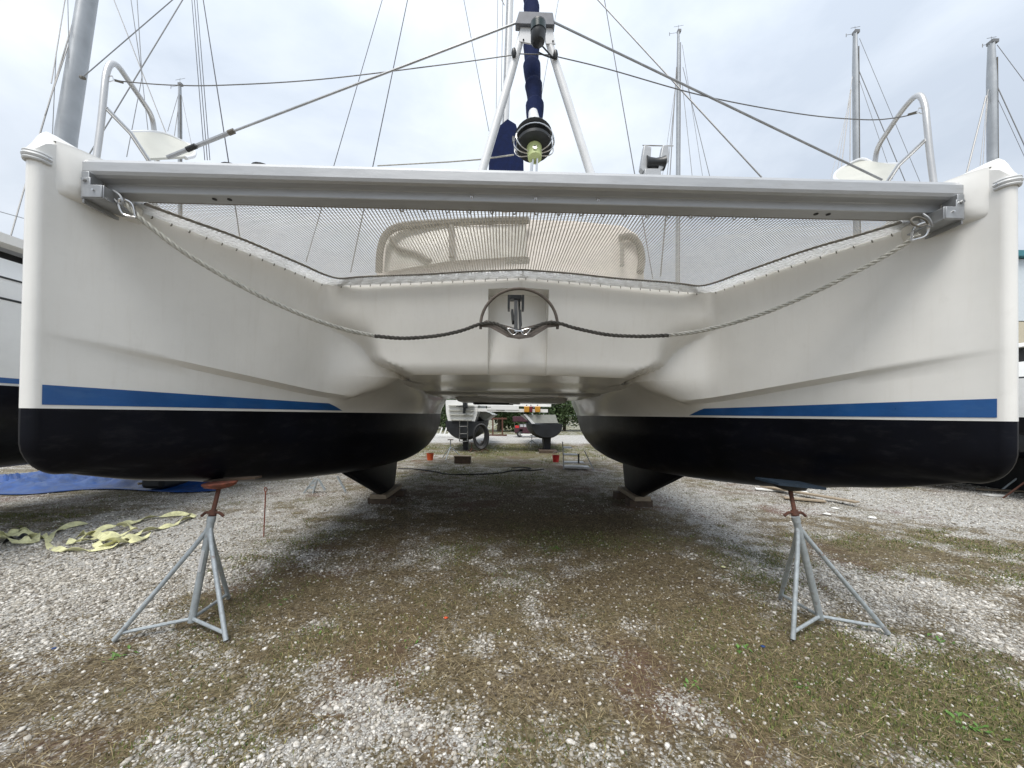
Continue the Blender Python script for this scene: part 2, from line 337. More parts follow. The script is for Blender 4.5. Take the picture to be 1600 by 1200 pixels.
# loose stones and weeds, far too many to count
ph = (1+5**.5)/2
ico = np.array([(-1, ph, 0), (1, ph, 0), (-1, -ph, 0), (1, -ph, 0), (0, -1, ph), (0, 1, ph), (0, -1, -ph), (0, 1, -ph), (ph, 0, -1), (ph, 0, 1), (-ph, 0, -1), (-ph, 0, 1)])/1.9
icf = np.array([(0,11,5),(0,5,1),(0,1,7),(0,7,10),(0,10,11),(1,5,9),(5,11,4),(11,10,2),(10,7,6),(7,1,8),(3,9,4),(3,4,2),(3,2,6),(3,6,8),(3,8,9),(4,9,5),(2,4,11),(6,2,10),(8,6,7),(9,8,1)])
octv = np.array([(1, 0, 0), (-1, 0, 0), (0, 1, 0), (0, -1, 0), (0, 0, 1), (0, 0, -1.)]); octf = np.array([(0,2,4),(2,1,4),(1,3,4),(3,0,4),(2,0,5),(1,2,5),(3,1,5),(0,3,5)])
def scatter(name, n, y0, y1, bv, bf, smin, smax, gain, label):
    yy = np.sqrt(np.random.uniform(y0**2, y1**2, n)); xx = np.random.uniform(-1.45, 1.45, n)*yy
    g, gr, rd = fields(xx, yy)
    keep = np.random.rand(n) < np.clip((g-.05)*gain, .2, 1)**1.25; xx, yy, g = xx[keep], yy[keep], g[keep]; n = len(xx)
    s = smin*(smax/smin)**(np.random.rand(n)**2.1)*(.75+.4*g)
    sc3 = np.stack([s*np.random.uniform(.75, 1.35, n), s*np.random.uniform(.65, 1.1, n), s*np.random.uniform(.4, .75, n)], -1)
    v = bv[None]*(1+.28*np.random.uniform(-1, 1, (n, len(bv), 1)))*sc3[:, None]
    a = np.random.uniform(0, 6.28, n); ti = np.random.normal(0, .35, n)
    c, s_ = np.cos(ti)[:, None], np.sin(ti)[:, None]; y_, z_ = v[..., 1]*c-v[..., 2]*s_, v[..., 1]*s_+v[..., 2]*c
    c, s_ = np.cos(a)[:, None], np.sin(a)[:, None]; x2, y2 = v[..., 0]*c-y_*s_, v[..., 0]*s_+y_*c
    v = np.stack([x2+xx[:, None], y2+yy[:, None], z_+(gz(xx, yy)+sc3[:, 2]*.35)[:, None]], -1)
    f = bf[None]+(np.arange(n)*len(bv))[:, None, None]
    me = bpy.data.meshes.new(name); fastmesh(me, v.reshape(-1, 3), f.reshape(-1, 3))
    at = me.attributes.new('tone', 'FLOAT', 'POINT'); at.data.foreach_set('value', np.repeat(np.random.rand(n), len(bv)).astype(np.float32))
    sh = np.ones(len(me.polygons), dtype=bool); me.polygons.foreach_set('use_smooth', sh)
    me.materials.append(M['stone']); o = bpy.data.objects.new(name, me); col.objects.link(o); tag(o, label, 'gravel', kind='stuff'); return n
sm = bpy.data.materials.new('stone'); sm.use_nodes = True; t = sm.node_tree; n_ = t.nodes.new; lk = t.links.new; bs = t.nodes['Principled BSDF']; tcg = n_('ShaderNodeTexCoord')
ton = ramp(A_('tone'), (0, (.17, .15, .12)), (.2, (.33, .305, .26)), (.6, (.54, .515, .465)), (.88, (.71, .69, .645)), (1, (.84, .82, .78)))
drt = ramp(noise(70, 5), (.35, (.45, .40, .33)), (.6, (1, 1, 1)))
mm = n_('ShaderNodeMix'); mm.data_type = 'RGBA'; mm.blend_type = 'MULTIPLY'; mm.inputs[0].default_value = .7; lk(ton, mm.inputs[6]); lk(drt, mm.inputs[7]); lk(mm.outputs[2], bs.inputs['Base Color'])
bs.inputs['Roughness'].default_value = .85; M['stone'] = sm
scatter('gravel', 85000, 1.5, 4.6, ico, icf, .004, .019, 1.2, 'white and grey pebbles of the gravel in the foreground')
scatter('gravel', 16000, 1.5, 5.5, ico, icf, .010, .026, 1.0, 'larger white stones strewn over the gravel in the foreground')
scatter('gravel', 90000, 4.6, 13, octv, octf, .010, .026, 1.2, 'pale gravel stones spread under and beside the boats')
def blades(name, n, y0, y1, h0, h1, thr, mat_, label, dead):
    yy = np.sqrt(np.random.uniform(y0**2, y1**2, n)); xx = np.random.uniform(-1.45, 1.45, n)*yy
    g, gr, rd = fields(xx, yy)
    pr = np.clip((gr-thr)*1.8, 0, 1) if not dead else np.clip((.62-g)*1.5, 0, 1)
    keep = np.random.rand(n) < pr; xx, yy, gr = xx[keep], yy[keep], gr[keep]; n = len(xx)
    a = np.random.uniform(0, 6.28, n); h = np.random.uniform(h0, h1, n); wd = np.random.uniform(.0012, .003, n)*(1 if not dead else .8)*(1+yy*.15)
    lean = (np.random.uniform(.2, 1.0, n) if not dead else np.random.uniform(1.5, 6, n))*h
    if dead: h = h*.35
    b = np.random.uniform(0, 6.28, n); z = gz(xx, yy)-.002
    p0 = np.stack([xx-wd*np.cos(a), yy-wd*np.sin(a), z], -1); p1 = np.stack([xx+wd*np.cos(a), yy+wd*np.sin(a), z], -1)
    mx, my = xx+lean*.35*np.cos(b), yy+lean*.35*np.sin(b)
    p2 = np.stack([mx+wd*.8*np.cos(a), my+wd*.8*np.sin(a), z+h*.7], -1); p3 = np.stack([mx-wd*.8*np.cos(a), my-wd*.8*np.sin(a), z+h*.7], -1)
    p4 = np.stack([xx+lean*np.cos(b), yy+lean*np.sin(b), z+h], -1)
    v = np.stack([p0, p1, p2, p3, p4], 1).reshape(-1, 3); f = np.array([(0, 1, 2), (0, 2, 3), (3, 2, 4)])[None]+(np.arange(n)*5)[:, None, None]
    me = bpy.data.meshes.new(name); fastmesh(me, v, f.reshape(-1, 3))
    at = me.attributes.new('tone', 'FLOAT', 'POINT'); at.data.foreach_set('value', np.repeat(np.random.rand(n), 5).astype(np.float32))
    me.materials.append(mat_); o = bpy.data.objects.new(name, me); col.objects.link(o); tag(o, label, name.replace('_', ' '), kind='stuff')
def bladem(nm, *st):
    global t, n_, lk, bs
    m = bpy.data.materials.new(nm); m.use_nodes = True; t = m.node_tree; n_ = t.nodes.new; lk = t.links.new; bs = t.nodes['Principled BSDF']
    lk(ramp(A_('tone'), *st), bs.inputs['Base Color']); bs.inputs['Roughness'].default_value = .8; return m
gg = bladem('weed_blade', (0, (.04, .06, .012)), (.45, (.09, .14, .025)), (.75, (.18, .21, .055)), (1, (.34, .29, .13)))
dg = bladem('dry_blade', (0, (.06, .04, .022)), (.5, (.18, .135, .07)), (.85, (.30, .24, .13)), (1, (.46, .39, .24)))
blades('grass', 230000, 1.5, 7, .010, .034, .20, gg, 'thin green weeds growing through the gravel', False)
blades('grass', 110000, 7, 24, .025, .07, .25, gg, 'green grass growing behind and under the boats', False)
blades('dry_grass', 330000, 1.5, 7.5, .010, .042, .0, dg, 'flattened dry brown grass between the pebbles', True)

# ------------------------------------------------------------ the catamaran
boat = thing('catamaran', B(0, 1.5, -CAMH), 'large white catamaran on stands seen from ahead, blue stripes above black bottom paint', 'catamaran')
NOSE = .045
XW = cub([0, .35, 1.3, 2.2, 2.7, 4, 5.6, 8, 12.5], [3.135, 3.02, 2.76, 2.50, 2.36, 1.98, 1.76, 1.92, 2.65])
XD = cub([0, .12, .35, .6, 1.2, 2.2, 2.8], [3.135, 3.12, 3.04, 2.93, 2.66, 2.30, 2.12])
XT = cub([0, 2.15, 2.3, 2.45, 2.6, 2.75, 3.0, 7.6, 9.5, 12.5], [3.1, 2.36, 2.20, 1.96, 1.76, 1.68, 1.66, 1.66, 2.0, 2.45])
XO = cub([0, .6, 2, 4, 8, 12.5], [3.215, 3.28, 3.56, 3.68, 3.62, 3.3])
ZK = cub([0, .5, 1, 1.3, 2, 3, 4, 5.5, 7, 9, 11, 12.5], [.44, .57, .66, .72, .83, .92, .98, 1.02, .98, .72, .3, .1])
ZD = cub([0, .06, .14, .46, .66, .9, 2.2, 12.5], [1.62, 1.70, 1.73, 1.73, 1.575, 1.555, 1.56, 1.7])
def nose(y): q = min(y/NOSE, 1); return NOSE*math.sqrt(max(0, 1-(1-q)**2))
def zch(y): return max(.19, .50-.118*min(y, 2.6))
def xin(y, z):
    lo = XW(y); top = XD(min(y, 2.8)); base = lo+(top-lo)*min(1, max(0, z)/1.55)
    b2 = lo+(XT(y)-lo)*min(1, max(0, z)/.44)**1.35; k = smooth((y-1.9)/.6); base = base*(1-k)+b2*k
    zc = zch(y); a = .13*(min(1, y/2.5)**1.1)*(1-smooth((y-2.5)/(.12+3.2*max(0, z-zc))))
    if z >= zc: base -= a*(1-min(1, (z-zc)/(1.5-zc)))**1.4
    else: base -= a*max(0, 1-(zc-z)/.045)
    return base-(nose(y)-0)*1.0+NOSE if y < NOSE else base
def xinn(y, z): return xin(y, z) if y >= NOSE else 3.18-(3.18-xin(NOSE, z))*nose(y)/NOSE
def xoutt(y, z): o = XO(max(y, NOSE)); return o if y >= NOSE else 3.18+(o-3.18)*nose(y)/NOSE
def ystem(z): return 0 if z > -.20 else .24*(1-math.sqrt(max(0, 1-((-z-.20)/.245)**2)))
YS = [0, .003, .009, .018, .03, .05, .07, .1, .15, .2, .28, .36, .46, .56, .66]+[.66+.12*i for i in range(1, 11)]+[1.95+.04*i for i in range(23)]+[2.9, 3.1, 3.35, 3.6, 3.9, 4.3, 4.8, 5.4, 6, 7, 8, 9, 10, 11, 12, 12.6]
def hy(y, z): ys_ = ystem(z); return ys_+y*(12.6-ys_)/12.6
for s in (-1, 1):
    up = []
    for y in YS:
        zc, zd = zch(y), ZD(y); r_ = []
        for q in (1, .985, .96, .92, .86, .8, .7, .6, .5, .4, .3, .2, .12, .06, .02, 0): z = zc+(zd-zc)*q; r_.append((xinn(y, z), z))
        for q in (.012, .03, .045): z = zc-q; r_.append((xinn(y, z), z))
        for q in (.8, .6, .4, .2, 0): z = (zc-.045)*q; r_.append((xinn(y, z), z))
        up.append([B(s*x, y, z) for x, z in r_])
    mb = MB(); mb.grid(up, flip=(s > 0))
    mb.grid([[B(s*xoutt(y, z), y, z) for z in (0, .2, .6, 1, 1.3, ZD(y)-.03, ZD(y))] for y in YS], flip=(s > 0))
    zt = lambda y: ZD(y)
    mb.poly([B(s*XO(12), 12.6, 0), B(s*XO(12), 12.6, 1.7), B(s*2.45, 12.6, 1.7), B(s*2.65, 12.6, 0)], [(0, 1, 2, 3)])
    mb.build('topside', M['gel'], boat, sharp=35)
    # deck cap with a rounded crown on the bow
    rows = []
    for y in YS:
        xi, xo, zd = xinn(y, ZD(y)), xoutt(y, 1.5), ZD(y)
        cr_ = .085*smooth(y/.10)*(1-.5*smooth((y-.3)/.5))
        rows.append([B(s*(xi+(xo-xi)*u), y, zd+cr_*smooth(min(u/.62, (1-u)/.30, 1))*.5+cr_*.5*min(u/.62, (1-u)/.30, 1)) for u in (0, .04, .1, .2, .3, .4, .5, .58, .66, .72, .8, .9, 1)])
    MB().grid(rows, flip=(s < 0)).build('side_deck', M['gel'], boat, sharp=50)
    bot = []
    for y in YS:
        xi, xo = xinn(y, 0), xoutt(y, 0); xc, hb, zk = (xi+xo)/2, (xo-xi)/2, ZK(y); r_ = []
        for k in range(25):
            a = math.pi*k/24; c = math.cos(a); z = -zk*(max(0, math.sin(a))**.72)
            x = xc-hb*math.copysign(abs(c)**.72, c)
            r_.append(B(s*x, hy(y, z), z))
        bot.append(r_)
    MB().grid(bot, flip=(s > 0)).build('hull_bottom', M['anti'], boat, sharp=60)
    # blue stripe laid 3 mm proud of the inner side
    st = []
    for i in range(61):
        y0 = .055+(2.42-.055)*i/60
        zt_ = .152-.0165*y0; zb_ = .024
        r_ = []
        for q in range(5):
            z = zt_+(zb_-zt_)*q/4; yy = y0+(.32*(q/4) if i > 55 else 0)*max(0, (i-55)/5)
            r_.append(B(s*(xinn(yy, z)-.003), yy-.002, z))
        st.append(r_)
    MB().grid(st, flip=(s > 0)).build('stripe', M['blue'], boat)
    # moulded shoulder where the crossbeam lands
    sh = []
    for y, o_ in ((.10, 0), (.125, .03), (.155, .055), (.20, .07), (.42, .09), (.47, .08), (.5, .05), (.53, 0)):
        r_ = []
        r_.append(B(s*(xinn(y, 1.6)+.12), y, 1.775-.02*(1-min(1, o_/.05))))
        for z in (1.745, 1.73, 1.70, 1.60, 1.50, 1.44, 1.41, 1.40):
            q = 1 if z > 1.45 else (.75 if z > 1.42 else (.35 if z > 1.405 else 0)); q = .8 if z > 1.72 else q
            r_.append(B(s*(xinn(y, z)+.01-(o_+.01)*q), y, z))
        sh.append(r_)
    sh = [[p for p in r_]+[] for r_ in sh]
    mb = MB(); mb.grid(sh, flip=(s > 0)); mb.build('beam_shoulder', M['gel'], boat, sharp=70)
    # fin keel
    k = MB(); rows = []
    for (z, ya, yb, th) in ((-.75, 3.5, 7.0, .26), (-.95, 3.7, 6.95, .25), (-1.3, 4.6, 6.85, .22), (-1.55, 5.25, 6.75, .2), (-1.66, 5.5, 6.7, .16)):
        xc = 2.72; r_ = []
        for q in range(24):
            a = 2*math.pi*q/24; u = (1-math.cos(a))/2; yy = ya+(yb-ya)*u; tk = th*.5*(2.6*math.sqrt(u)*(1-u)+.12*(1-u))*(1 if a < math.pi else -1)
            r_.append(B(s*(xc+tk), yy, z))
        rows.append(r_+[r_[0]])
    k.grid(rows, flip=(s < 0)); k.poly(rows[-1][:-1], [tuple(range(24))]); k.build('keel', M['anti'], boat)
    # rubbing moulding round the stem
    fd = MB()
    for z, rr_ in ((1.612, .012), (1.592, .016), (1.57, .012)):
        pts = [B(s*(xoutt(y, z)+.006), y-.004, z) for y in (.16, .1, .06, .03, .012)]+[B(s*3.18, -.012, z)]+[B(s*(xinn(y, z)-.006), y-.004, z) for y in (.012, .03, .045, .06, .075)]
        fd.tube(cr(pts, 3), rr_, 8)
    rub = fd.build('bow_fender_strip', mat('fender_vinyl', (.60, .61, .61), .45, var=.1), boat)
    MB().tube([B(s*(xinn(.05, 1.6)-.018), .048, 1.592), B(s*(xinn(.05, 1.6)-.026), .046, 1.592)], .006, 8).build('screw', M['steel'], rub)
# front wall of the bridge deck with the anchor recess
YG = np.arange(0.05, 5.2, .02)
def wall_rows():
    zs = [1.558, 1.55, 1.5, 1.45, 1.404, 1.398, 1.35, 1.25, 1.15, 1.05, 1.0, .95, .90, .85, .80, .75, .71, .67, .64, .61, .58, .55, .52, .50, .485, .475, .467, .462]
    xs_ = sorted(set([round(-2.7+.03*i, 4) for i in range(181)]+[-.374, -.366, .296, .304]))
    rows = []
    for z in zs:
        XG = np.array([xin(float(y), z) for y in YG]); XG = np.minimum.accumulate(XG); hi = smooth((z-.52)/.72); k = .05+.32*smooth((z-.46)/.28)
        rnd = .13*(1-math.sqrt(max(0, 1-((max(0, .60-z))/.145)**2))) if z < .6 else 0
        r_ = []
        for x in xs_:
            a = abs(x); yh = float(np.interp(-a, -XG, YG)); yw = 1.78+.19*a+.10*(1-smooth((z-.46)/.9))+rnd
            yw += (1-hi)**2*1.3*(max(0, a-(1.64-.42*(1-smooth((z-.44)/.26))**1.3))/.34)**2
            xr = x+.035
            if abs(xr) < .335 and z < 1.4: yw += .05+.22*smooth((z-.55)/.8)
            h = max(0, k-abs(yh-yw))/k; y = min(yh, yw)-h*h*k*.25
            y += .006 if yh < yw-k*.9 else 0
            r_.append((x, min(y, 3.2)))
        rows.append(r_)
    return zs, rows
zs, rows = wall_rows()
wr = [[B(x, y, z) for x, y in r_] for r_, z in zip(rows, zs)]
MB().grid(wr).build('bridgedeck_front', M['gel'], boat, sharp=38)
last = [p for p in rows[-1] if abs(p[0]) < 2.1]; un = [[B(x, y, .462) for x, y in last]]
def zun(y, x=0): return .46-.04*smooth((y-2.9)/1)-(.03*smooth((y-5)/.05))-(.10*smooth((y-6.5)/.1)*smooth((1.35-abs(x))/.12))
for yy in (2.95, 3.1, 3.4, 3.8, 4.4, 4.98, 5.05, 6, 6.48, 6.62, 7, 7.6):
    q_ = smooth((yy-2.9)/.6); row_ = [(x*(1-q_)+1.74*(2*i/(len(last)-1)-1)*q_, max(yy, y+.02*(yy-2.9))) for i, (x, y) in enumerate(last)]
    un.append([B(x, y, zun(yy, x)) for x, y in row_])
un.append([p+Vector((0, .01, 1.2)) for p in un[-1]])
MB().grid(un).build('bridgedeck_underside', M['gel'], boat, sharp=30)
# fittings under the bridge deck
MB().box(B(-.45, 7.4, .275), (1.0, .34, .05)).build('escape_hatch', M['dark'], boat)
MB().box(B(.08, 7.1, .287), (.26, .6, .05)).build('drain_panel', M['white'], boat)
p = MB(); p.box(B(.1, 5.6, .385), (1.6, .9, .05)); p.build('hatch_cover', M['gel'], boat, bevel=.01)
# foredeck, cabin and aft deck
rows = []
for j, yy in enumerate((0, .02, .35, .8, 1.3, 1.9, 2.6, 3.5)):
    r_ = []
    for i in range(33):
        u = 2*i/32-1; x = 2.34*u; y0 = 1.76+.19*abs(x); r_.append(B(x, y0+yy*(1 if yy > .1 else 1), 1.556+.004*(j > 0)+.62*(1-.45*u*u)*smooth(yy/1.9)))
    rows.append(r_)
MB().grid(rows, flip=True).build('foredeck', M['cap'], boat, solid=.03)
rows = []
for yy, zt_ in ((5.2, 2.1), (5.6, 3.05), (5.8, 3.22), (6.4, 3.30), (9.5, 3.30)):
    r_ = []
    for i in range(25):
        u = 2*i/24-1; r_.append(B(2.2*u, yy+.8*u*u, zt_-(.12 if zt_ > 3 else .0)*u*u - (1.2 if abs(u) > .99 else 0)))
    rows.append(r_)
MB().grid(rows, flip=True).build('cabin', M['cap'], boat, solid=.03)
MB().box(B(0, 8.8, 1.85), (3.6, 7.2, .5)).build('bridgedeck_body', M['cap'], boat)
def arch(pts, r_=.05): return MB().tube(cr([P(a, b, c) for a, b, c in pts], 6), r_, 8)
hs = [P(586, 440, 7.5), P(590, 395, 7.6), P(598, 366, 7.65), (P(620, 350, 7.7)), P(700, 344, 7.9), P(800, 341, 8.0), P(900, 344, 7.9), P(975, 352, 7.8), P(998, 366, 7.7), P(1006, 395, 7.6), P(1008, 440, 7.5)]
MB().prism(hs, (-.05, 3.2, 0)).build('deckhouse', mat('cabin_top', (.66, .60, .54), .5, var=.05), boat, bevel=.05)
wf = arch([(592, 425, 7.3), (594, 392, 7.3), (604, 366, 7.35), (630, 353, 7.45), (700, 348, 7.6), (770, 345, 7.65), (826, 344, 7.7)], .07)
wf.bar(P(705, 350, 7.6), P(706, 402, 7.3), .1, .06); wf.tube(cr([P(612, 372, 7.4), P(622, 388, 7.4), P(650, 396, 7.4), P(672, 408, 7.3)], 4), .05, 8)
wfo = wf.build('windscreen_frame', M['frame'], boat)
wf = arch([(968, 372, 7.6), (985, 370, 7.6), (998, 382, 7.55), (1003, 405, 7.5), (1000, 425, 7.4)], .07); wf.bar(P(972, 374, 7.6), P(972, 415, 7.3), .08, .05)
wf.build('windscreen_frame', M['frame'], boat)
MB().prism([P(600, 425, 7.42), P(604, 372, 7.5), P(632, 357, 7.55), P(822, 350, 7.7), P(822, 400, 7.5), P(700, 408, 7.4)], (0, .02, 0)).build('windscreen', M['glass'], boat)
MB().box(P(808, 407, 5.6), (.34, .1, .06)).build('deck_vent', M['frame'], boat)

# crossbeam between the bows
prof = [(.40, 1.695), (.22, 1.70), (.195, 1.69), (.18, 1.665), (.18, 1.605), (.19, 1.585), (.21, 1.575), (.27, 1.575), (.28, 1.57), (.28, 1.52), (.285, 1.515), (.39, 1.513), (.39, 1.57), (.42, 1.58), (.42, 1.68)]
xb = MB()
n = len(prof); xl = (-3.065, -2.0, -1, 0, 1, 2.0, 3.065); ring = [[B(x, y, z) for (y, z) in prof] for x in xl]
for r_ in ring: r_.append(r_[0])
xb.grid(ring); xb.poly(ring[0][:-1], [tuple(range(n))]); xb.poly(ring[-1][:-1], [tuple(reversed(range(n)))])
beam = xb.build('crossbeam', M['alu'], boat, sharp=25)
for px, py in ((737, 303), (837, 308), (935, 308)):
    x = Binv(P(px, py, 2.75))[0]; c = B(x, .28, 1.548); b = MB(); b.tube([c, c+Vector((0, -.004, 0))], .014, 12); b.tube([c+Vector((0, -.004, 0)), c+Vector((0, -.012, 0))], .009, 6); b.build('bolt', M['steel'], beam)
for px in (340, 363, 1286, 1306):
    x = Binv(P(px, 305 if px < 800 else 333, 2.78))[0]; MB().tube([B(x, .33, 1.5145), B(x, .33, 1.5105)], .016, 10).build('drain_hole', M['dark'], beam)
for x in [-.95+.165*i for i in range(17)]:
    c = B(x, .382, 1.50); MB().tube([c+Vector((math.cos(a)*.012, 0, math.sin(a)*.012-.004)) for a in [k*math.pi/4 for k in range(8)]], .0045, 5, closed=True).build('eyelet', M['steel'], beam)
for s in (-1, 1):
    br = MB(); xo = 2.955
    br.box(B(s*3.02, .29, 1.475), (.014, .24, .19), Matrix.Rotation(YAW, 3, 'Z'))
    br.box(B(s*2.955, .17, 1.455), (.15, .012, .09), Matrix.Rotation(YAW, 3, 'Z')); br.box(B(s*2.955, .29, 1.415), (.15, .25, .012), Matrix.Rotation(YAW, 3, 'Z'))
    br.box(B(s*2.995, .165, 1.50), (.06, .012, .10), Matrix.Rotation(YAW, 3, 'Z')); br.box(B(s*2.895, .255, 1.46), (.012, .17, .085), Matrix.Rotation(YAW, 3, 'Z'))
    br.box(B(s*3.0, .21, 1.53), (.05, .10, .12), Matrix.Rotation(YAW, 3, 'Z')); br.box(B(s*2.95, .20, 1.455), (.13, .09, .085), Matrix.Rotation(YAW, 3, 'Z'))
    bo = br.build('beam_bracket', M['alu_d'], boat, bevel=.004)
    for (x, z) in ((3.0, 1.53), (2.935, 1.46)):
        MB().tube([B(s*x, .157, z), B(s*x, .144, z)], .012 if z > 1.5 else .006, 8).build('bolt', M['steel'], bo)
    for (z) in (1.54, 1.43): MB().tube([B(s*3.012, .22, z), B(s*3.002, .22, z)], .014, 8).build('bolt', M['steel'], bo)
    # rail along the net edge with its little pegs
    edge = [(0, 1.755)]+[(2.27*i/10, 1.755+.185*2.27*i/10) for i in range(1, 11)]+[(XD(y)-.018, y) for y in (2.0, 1.8, 1.6, 1.4, 1.2, 1.0, .8, .6, .45)]
    rp_ = cr([B(s*x, y-.006, 1.512) for x, y in edge], 3); rail = MB().tube(rp_, .015, 8).build('net_rail', M['lace'], boat)
    L = 0; nxt = .04
    for a, b in zip(rp_, rp_[1:]):
        d = (b-a).length
        while nxt < L+d:
            c = a+(b-a)*((nxt-L)/d); MB().tube([c+Vector((0, 0, -.004)), c+Vector((0, -.004, -.03)), c+Vector((0, -.012, -.036))], .0045, 5).build('peg', M['frame'], rail); nxt += .125
        L += d
# trampoline net
net = thing('trampoline_net', B(0, 1.1, 1.5), 'pale woven trampoline net laced between crossbeam and bridge deck', 'net')
OFF = .11; OFS = .15
def yend(x):
    a = abs(x)
    if a < 2.1: return 1.755+.185*a-OFF
    lo, hi = .4, 2.17
    for _ in range(30):
        m_ = (lo+hi)/2
        if XD(m_)-OFS-.02 > a: lo = m_
        else: hi = m_
    return min(hi, 1.755+.185*a-OFF)
def zn(x, y): return 1.515+.038*smooth((y-.4)/.7)-.022*math.sin(math.pi*min(1, max(0, (y-.4)/1.2)))*(1-(x/2.9)**2)+.004*math.sin(x*5+y*3)
nm = MB(); PI_ = .0265; k = int(2.95/PI_)
for i in range(-k, k+1):
    x = i*PI_; y1 = yend(x)
    if y1 < .47: continue
    nm.tube([B(x+.0022*math.sin(i*12.9898+q), .40+(y1-.40)*q/6, zn(x, .40+(y1-.40)*q/6)) for q in range(7)], .0048, 4, caps=False, flat=.5)
y = .43
while y < 2.1:
    # widths where the net exists at this y
    xm = XD(y)-OFS-.02
    x0 = 0 if y < 1.755-OFF else (y-(1.755-OFF))/.185
    for (a, b) in (((-xm, xm),) if x0 <= 0 else ((-xm, -x0), (x0, xm))):
        if b-a > .02: nm.tube([B(a+(b-a)*q/10, y, zn(a+(b-a)*q/10, y)+.002) for q in range(11)], .0017, 4, caps=False)
    y += .023
o = nm.build('netting', M['net'], net, sharp=0); tag(o, kind='stuff')
hem_ = []
for s in (-1, 1):
    e = [(0, 1.755-OFF)]+[(2.11*i/10, 1.755+.185*2.11*i/10-OFF) for i in range(1, 11)]+[(XD(y)-OFS-.02, y) for y in (1.9, 1.7, 1.5, 1.3, 1.1, .9, .7, .5, .42)]
    pth = cr([B(s*x, y, zn(x, y)) for x, y in e], 3); MB().tube(pth, .023, 6, flat=.35).build('hem', M['hem'], net)
    e2 = [(0, 1.755)]+[(2.27*i/10, 1.755+.185*2.27*i/10) for i in range(1, 11)]+[(XD(y)-.018, y) for y in (2.0, 1.75, 1.5, 1.3, 1.1, .9, .7, .5, .42)]
    p2 = cr([B(s*x, y-.006, 1.512) for x, y in e2], 3); z_ = []
    def at_(pp, q): i = q*(len(pp)-1); j = min(len(pp)-2, int(i)); return pp[j]+(pp[j+1]-pp[j])*(i-j)
    NZ = 110
    for i in range(NZ): z_ += [at_(pth, i/NZ), at_(p2, (i+.5)/NZ)]
    lc = MB().tube(z_, .0065, 5).build('lacing', M['lace'], net)
    for w_, r3 in ((.35, .016), (.6, .018), (.85, .014)):
        z2 = [at_(pth, q/90)*(1-w_)+at_(p2, q/90)*w_+Vector((0, .010*math.sin(q*1.7), .006*math.sin(q*2.1))) for q in range(91)]
        MB().tube(z2, r3, 6).build('lacing', M['lace'], net)
x_ = [B(-2.8+5.6*i/40, .405, zn(0, .4)) for i in range(41)]; MB().tube(x_, .012, 6, flat=.4).build('hem', M['hem'], net)
for i in range(3):
    pass

# striker frame above the beam, furler and stays
DB = 2.86
fr = MB(); fr.tube([P(751, 275, DB), P(797, 120, 2.9), P(818, 45, 2.92)], [.031, .031, .026], 14); fr.build('striker_leg', M['white'], boat)
fr = MB(); fr.tube([P(924, 275, DB), P(878, 130, 2.9), P(851, 45, 2.92)], [.031, .031, .026], 14); fr.build('striker_leg', M['white'], boat)
hd = MB(); hd.prism([P(811, 17, 2.86), P(864, 19, 2.86), P(867, 39, 2.86), P(805, 37, 2.86)], (0, .06, .0)); head = hd.build('striker_head', M['head'], boat, bevel=.006)
hd = MB(); hd.prism([P(815, 32, 2.885), P(830, 34, 2.885), P(831, 68, 2.885), P(810, 64, 2.885)], (0, .012, 0)); hd.build('side_plate', M['white'], head)
hd = MB(); hd.prism([P(851, 34, 2.885), P(861, 34, 2.885), P(868, 68, 2.885), P(853, 68, 2.885)], (0, .012, 0)); hd.build('side_plate', M['white'], head)
for a in ((819, 37), (818, 62), (857, 37), (864, 64)): MB().tube([P(*a, 2.884), P(*a, 2.878)], .006, 8).build('bolt', M['dark'], head)
nl = MB(); nl.tube([P(841, 34, 2.78), P(841, 37, 2.78), P(841, 52, 2.78), P(840, 54, 2.78)], [.045, .056, .054, .05], 18); nvo = nl.build('bow_lamp', M['black'], boat)
MB().tube([P(841, 39, 2.778), P(841, 50, 2.778)], .0565, 18).build('lens', M['dullgreen'], nvo)
MB().tube([P(841, 53, 2.78), P(840, 66, 2.78), P(840, 69, 2.78)], [.055, .05, .036], 16).build('lamp_base', M['black'], nvo)
MB().tube(cr([P(842, 66, 2.84), P(850, 75, 2.86), P(862, 88, 2.87), P(868, 92, 2.88), P(850, 86, 2.87), P(842, 82, 2.88)], 5), .006, 6).build('lamp_cable', M['black'], nvo)
for a, b in ((803, 83), (868, 86)): MB().tube([P(a, b-6, 2.87), P(a, b, 2.865), P(a, b+6, 2.87)], [.014, .02, .014], 10).build('fairlead', M['black'], boat)
# furled headsail
fs = []; rs = []
NF = 160
for i in range(NF+1):
    q = i/NF; pth_ = P(835-9*q+1.5*math.sin(q*14), 192-290*q, 2.93+.62*q); fs.append(pth_)
    c = (q*9.5) % 1; rs.append(.056+.003*math.sin(q*30)+.016*(c)-.006*(c > .93))
MB().tube(fs, rs, 20).build('headsail_cover', M['navy'], boat, sharp=50)
MB().tube([P(833, 176, 2.90), P(835, 192, 2.86)], [.035, .045], 12).build('sail_tack', M['white'], boat)
dr = MB()
def ringtube(mb, c, ax, prof, seg=28):
    ax = Vector(ax).normalized(); mb.tube([c+ax*h for h, r_ in prof], [r_ for h, r_ in prof], seg); return mb
AX = (Vector(P(828, 100, 3.1))-Vector(P(835, 230, 2.86))).normalized(); c0 = P(835, 236, 2.84)
drum = ringtube(MB(), c0, AX, [(.03, .05), (.035, .13), (.055, .135), (.062, .13), (.07, .06), (.125, .06), (.135, .125), (.15, .138), (.165, .13), (.17, .04)]).build('furling_drum', M['black'], boat)
ringtube(MB(), c0, AX, [(-.075, .035), (-.07, .05), (-.01, .055), (.03, .056)], 20).build('drum_hub', M['yellowg'], drum)
